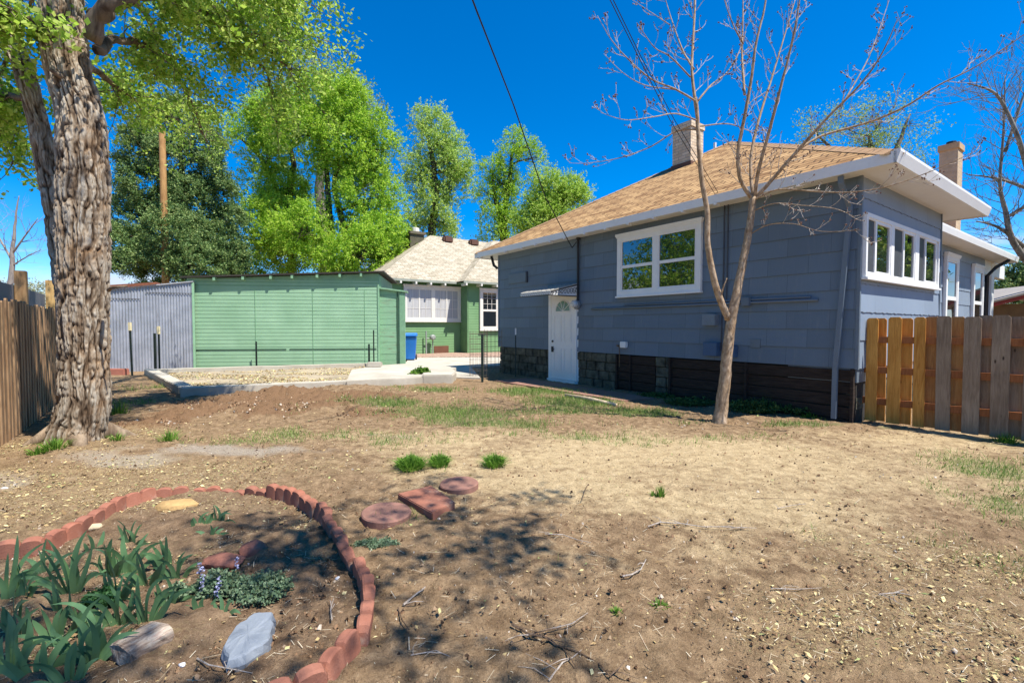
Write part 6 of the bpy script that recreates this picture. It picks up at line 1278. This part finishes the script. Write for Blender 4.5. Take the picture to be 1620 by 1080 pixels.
for i, (px, py, r, h, n, lab) in enumerate(((651, 741, .24, .19, 420, 'grass blades growing through the largest weed tuft'), (696, 736, .18, .17, 240, 'grass blades growing through the middle weed tuft'), (782, 736, .22, .17, 260, 'grass blades growing through the right weed tuft'),
    (190, 655, .25, .30, 120, 'light green grass clump right of the big trunk'), (268, 700, .22, .20, 90, 'straggly weed clump in the pale dirt right of the trunk'), (186, 705, .14, .14, 60, 'small bright grass clump at the right foot of the trunk'), (85, 722, .2, .18, 160, 'green weed clump among the roots at the left'), (60, 728, .16, .12, 90, 'lower green weed clump left of the root'),
    (235, 782, .08, .08, 70, 'small grass tuft growing on the half buried edging'), (263, 784, .07, .06, 50, 'yellowish grass tuft beside the one on the edging'), (1045, 783, .07, .14, 40, 'lone yellow green sprout in the bare dirt'), (1035, 783, .06, .07, 26, 'short green sprout beside the lone yellow one'), (1042, 957, .06, .04, 50, 'small dark green weed in the foreground dirt'), (975, 967, .05, .035, 40, 'small weed left of the foreground one'), (1325, 660, .25, .25, 110, 'taller grass clump at the house corner'), (1378, 664, .2, .2, 80, 'grass clump at the foot of the first pickets'), (1590, 700, .25, .16, 140, 'grass clump under the right end of the fence'), (1280, 660, .35, .12, 160, 'low grass under the dark foundation'))):
    tuft('grass_clump', px, py, r, h, n, M_TUFT, lab, 'grass clump', 80+i, 'green grass clumps about the yard', wd=.0055)
cushion('leafy_weed', 667, 601, .28, .2, .36, 60, .05, M_TUFT, 'round leafy green weed growing against the concrete slab end', 'weed', 91, stemr=.006)
cushion('shrub', 775, 556, .75, .5, .85, 240, .05, leafmat('shrub_leaves', (.08, .13, .03), (.18, .26, .06), (.34, .38, .13), .3), 'low yellow green shrub beside the cream framed window', 'shrub', 92, stemr=.01)
M_DW = leafmat('shaded_weed_leaves', (.03, .07, .02), (.06, .13, .03), (.12, .2, .05), .3)
for i, (px, py, rx, rz_, n, lab) in enumerate(((1195, 652, .5, .22, 190, 'dark leafy weeds in shade right of the young tree'), (1090, 640, .45, .14, 130, 'dark leafy weeds in shade left of the young tree'), (1270, 655, .4, .2, 120, 'dark leafy weeds under the foundation near the corner'), (1040, 628, .4, .08, 90, 'low ivy like weeds by the flagstone strip'))):
    cushion('shade_weeds', px, py, rx, .3, rz_, n, .02, M_DW, lab, 'weeds', 95+i, 0, 'dark weeds along the blue house wall', stemr=.002)
tuft('tall_weed', 1212, 652, .2, .42, 24, M_DW, 'single tall thin weed stalks by the dark foundation', 'weed', 120, wd=.008)
# ---- fallen twigs
M_TWG = barkmat('grey_twig', (.26, .21, .17), (.52, .46, .40), None, 30); M_TWB = barkmat('brown_twig', (.08, .05, .03), (.22, .15, .10), None, 30)
def twig(pts, r, m, lab, seed, forks=3, fl=.12):
    r_ = random.Random(seed); W_ = [GG(*q)+Vector((0, 0, r+.006+r_.uniform(0, .012))) for q in pts]; o = W_[0].copy(); b = MB(); loc = [w-o for w in W_]
    b.tube(loc, [r*(1-.6*i/(len(loc)-1)) for i in range(len(loc))], 5)
    for k in range(forks):
        i = r_.randrange(0, len(loc)-1); p = loc[i].lerp(loc[i+1], r_.random()); a = r_.uniform(0, 6.28); L_ = fl*r_.uniform(.5, 1.3); q = p+Vector((math.cos(a)*L_, math.sin(a)*L_, r_.uniform(0, .02))); b.tube([p, p.lerp(q, .5)+Vector((r_.gauss(0, .01), r_.gauss(0, .01), .008)), q], [r*.55, r*.45, r*.2], 4)
    t_ = b.build('twig', m); t_.location = o; return tag(t_, lab, 'twig', 'fallen twigs on the dirt')
twig([(810, 990), (835, 1008), (868, 1015), (880, 1024), (915, 1036), (945, 1052), (968, 1078)], .006, M_TWB, 'long dark forked twig at the bottom centre', 1, 6, .16)
twig([(1025, 836), (1045, 829), (1078, 829), (1112, 834), (1140, 836), (1178, 838)], .005, M_TWG, 'pale branching twig in the middle of the dirt', 2, 6, .14)
twig([(985, 914), (1000, 912), (1014, 903), (1022, 888)], .006, M_TWG, 'short curved whitish twig in mid foreground', 3, 1, .05)
twig([(638, 960), (655, 945), (673, 932)], .006, M_TWG, 'short straight twig by the edging curve', 4, 2, .1); twig([(630, 965), (636, 985), (647, 1000)], .004, M_TWB, 'thin dark twig touching the short straight one', 5, 2, .1)
twig([(832, 1010), (870, 1000), (905, 990), (930, 972)], .004, M_TWG, 'thin pale twig crossing the long dark one', 6, 2, .1); twig([(868, 1080), (890, 1050), (905, 1045), (920, 1030)], .004, M_TWG, 'pale twig at the bottom edge of the centre', 7, 3, .12)
twig([(650, 1038), (690, 1034), (712, 1040)], .003, M_TWG, 'thin straw coloured twig near the bottom left of centre', 8, 2, .06); twig([(862, 847), (890, 848), (915, 856), (935, 862)], .004, M_TWG, 'thin pale twig left of the branching one', 9, 2, .08)
twig([(1190, 790), (1225, 790), (1285, 792)], .003, M_TWB, 'straight thin twig in the sandy patch', 10, 1, .1); twig([(1230, 806), (1250, 802), (1275, 800)], .004, M_TWG, 'pale twig below the straight thin one', 11, 2, .08)
twig([(1220, 932), (1260, 934), (1300, 932)], .003, M_TWG, 'thin pale twig right of the foreground weeds', 12, 2, .1); twig([(1390, 942), (1420, 941), (1440, 945)], .004, M_TWG, 'pale twig among leaf scraps at the right', 13, 3, .1)
twig([(312, 1043), (330, 1056), (370, 1063), (400, 1070)], .0035, M_TWG, 'curved thin root like twig below the slate', 14, 2, .06); twig([(525, 985), (523, 965), (528, 950)], .004, M_TWG, 'small pale twig in the shadow of the edging', 15, 2, .05)
twig([(930, 768), (925, 778), (920, 795)], .004, M_TWB, 'small dark twig in the sand behind', 16, 2, .08)
q0, q1 = GG(895, 628), GG(975, 643); b = MB(); b.tube([Vector((0, 0, .03)), (q1-q0)*.5+Vector((0, 0, .045)), (q1-q0)+Vector((0, 0, .025))], [.035, .04, .03], 8); o = b.build('pale_log', wood('pale_wood', (.40, .30, .19), (.60, .48, .33)), smooth=True); o.location = q0; tag(o, 'pale weathered stick of wood lying in the grass below the door', 'log')
# ---- posts and stakes
M_TP = paint('dark_green_post_paint', (.02, .035, .028), .6, .2); M_CAP = paint('cream_cap', (.72, .62, .38), .6)
def tpost(px, py0, py1, Y, lab, cap=True, r=.028, lean=0.0):
    p0 = P(px, py1, Y); b0_ = Vector((p0.x, Y, 0)); zt_ = P(px, py0, Y).z; th = thing('metal_stake', lab, 'stake', b0_, 0, 'metal stakes about the yard'); b = MB(); zc_ = zt_-(.22 if cap else 0)
    b.box(-r, r, -.004, .004, -.1, zc_); b.box(-.004, .004, -.004, r*1.3, -.1, zc_-.002)
    z = .15
    while z < zc_-.05: b.box(-.012, .012, -.014, -.004, z, z+.02); z += .07
    b.build('stake', M_TP, th)
    if cap: b = MB(); b.box(-r*1.25, r*1.25, -.03, .03, zc_-.01, zt_); b.build('cap', M_CAP, th, bevel=.006)
    th.rotation_euler = (0, lean, 0); return th
tpost(209, 510, 592, 13.2, 'dark metal stake with cream cap in front of the corrugated wall, leftmost', lean=-.02); tpost(252.5, 516, 587, 13.7, 'dark metal stake with cream cap, second along the corrugated wall'); tpost(246, 527, 587, 14.0, 'uncapped dark stake beside the second capped stake', False, .04)
tpost(406, 540, 579, 15.0, 'short dark stake against the green shed wall', False, .025); tpost(584, 544, 575, 15.0, 'bent short dark stake near the shed door', False, .03); tpost(591.5, 522, 577, 15.1, 'thin tall stake touching the shed corner', False, .02)
tpost(763, 528, 596, 11.6, 'dark metal stake beside the wire cage near the house corner', False, .03)
p = HF.w(xz(832, 590)[0], -.35); th = thing('metal_stake', 'dark stake with white top leaning at the block foundation left of the door', 'stake', p, 0, 'metal stakes about the yard'); b = MB(); b.box(-.014, .014, -.014, .014, -.1, 1.15); b.build('stake', M_TP, th); b = MB(); b.box(-.018, .018, -.018, .018, 1.15, 1.33); b.build('cap', M_WHITE, th)
# ---- wire cages
M_WIRE = paint('rusty_wire', (.16, .12, .09), .6, .2)
def cage(px, Y, r, h, lab, seed):
    c_ = Vector((P(px, 560, Y).x, Y, 0)); b = MB(); n = 14
    for i in range(n): a = 2*math.pi*i/n; b.tube([(r*math.cos(a), r*math.sin(a), 0), (r*math.cos(a), r*math.sin(a), h)], .0035, 3, cap=False)
    for k in range(9): z = h*(k+.5)/9; b.tube([(r*math.cos(a), r*math.sin(a), z) for a in np.linspace(0, 2*math.pi, 17)], .0035, 3, cap=False)
    o = b.build('wire_cage', M_WIRE); o.location = c_; tag(o, lab, 'wire cage', 'wire mesh cages beside the drive')
cage(757, 12.6, .24, 1.25, 'round wire mesh cage left of the dark stake', 1); cage(780, 13.4, .26, 1.3, 'round wire mesh cage against the house corner', 2)
# ---- blue wheeled bin
Y = 18.6; p = P(647, 575, Y); th = thing('wheeled_bin', 'bright blue wheeled bin beside the end of the green shed', 'bin', Vector((p.x, Y, .03)), .15)
M_BIN = paint('blue_plastic', (.02, .17, .55), .4, .08, 2); b = MB(); vs = [(-.24, -.28, .05), (.24, -.28, .05), (.24, .26, .05), (-.24, .26, .05), (-.30, -.36, .95), (.30, -.36, .95), (.30, .34, .95), (-.30, .34, .95)]
b.add(vs, [(0, 1, 2, 3), (4, 5, 6, 7), (0, 1, 5, 4), (1, 2, 6, 5), (2, 3, 7, 6), (3, 0, 4, 7)]); b.build('body', M_BIN, th, bevel=.03)
b = MB(); b.prism([(-.33, -.40, .95), (-.33, .38, .95), (-.33, .40, 1.03), (-.33, .1, 1.09), (-.33, -.40, 1.0)], (.66, 0, 0)); lid = b.build('lid', M_BIN, th, bevel=.02)
b = MB(); b.tube([(-.26, .43, 1.0), (.26, .43, 1.0)], .02, 8); b.build('handle', M_BIN, th)
for s_ in (-1, 1): b = MB(); b.lathe((s_*.27, .27, .11), [(.11, -.03), (.12, -.02), (.12, .02), (.11, .03)], 16, axis='x'); b.build('wheel', M_BLACK, th)
# ---- overhead wires
def cable(name, pts, r, m, lab, sag=0.0):
    pts = [Vector(p) for p in pts]; o = pts[-1].copy(); out = []
    for i in range(len(pts)-1):
        for k in range(12): u = k/12; out.append(pts[i].lerp(pts[i+1], u)-o-Vector((0, 0, sag*4*u*(1-u)*(i == 0))))
    out.append(Vector((0, 0, 0))); b = MB(); b.tube(out, r, 6); t_ = b.build(name, m, smooth=True); t_.location = o; return tag(t_, lab, 'wire', 'overhead service wires')
A1 = HF.w(xp, -.1, zp1-.08); 
def far_end(a, b_, Yb, ext): # extend the line past the frame
    return Vector(a)+(Vector(b_)-Vector(a))*ext
def backto(p, q0, q1, Y0, Y1): return P(*q0, Y0)
cable('service_wire', [P(725, -60, 5.2), P(755, 20, 5.6), P(812, 165, 7.4), P(862, 310, 9.6), P(905, 392, 11.05), A1], .011, M_BLACK, 'thick black service wire hanging down to the mast beside the door')
cable('service_wire', [P(945, -50, 4.6), P(965, 0, 4.8), P(1010, 90, 5.5), P(1060, 190, 6.4), P(1145, 330, 8.4), HF.w(xz(1150, 350)[0], -.06, 3.4)], .005, M_BLACK, 'thin black wire running behind the young tree to the house wall')
cable('service_wire', [P(950, -50, 4.7), P(970, 0, 4.9), P(1013, 88, 5.6), P(1066, 188, 6.5), P(1150, 328, 8.5), HF.w(xz(1154, 350)[0], -.06, 3.35)], .005, M_BLACK, 'second thin wire twisted close to the right of the first thin one')
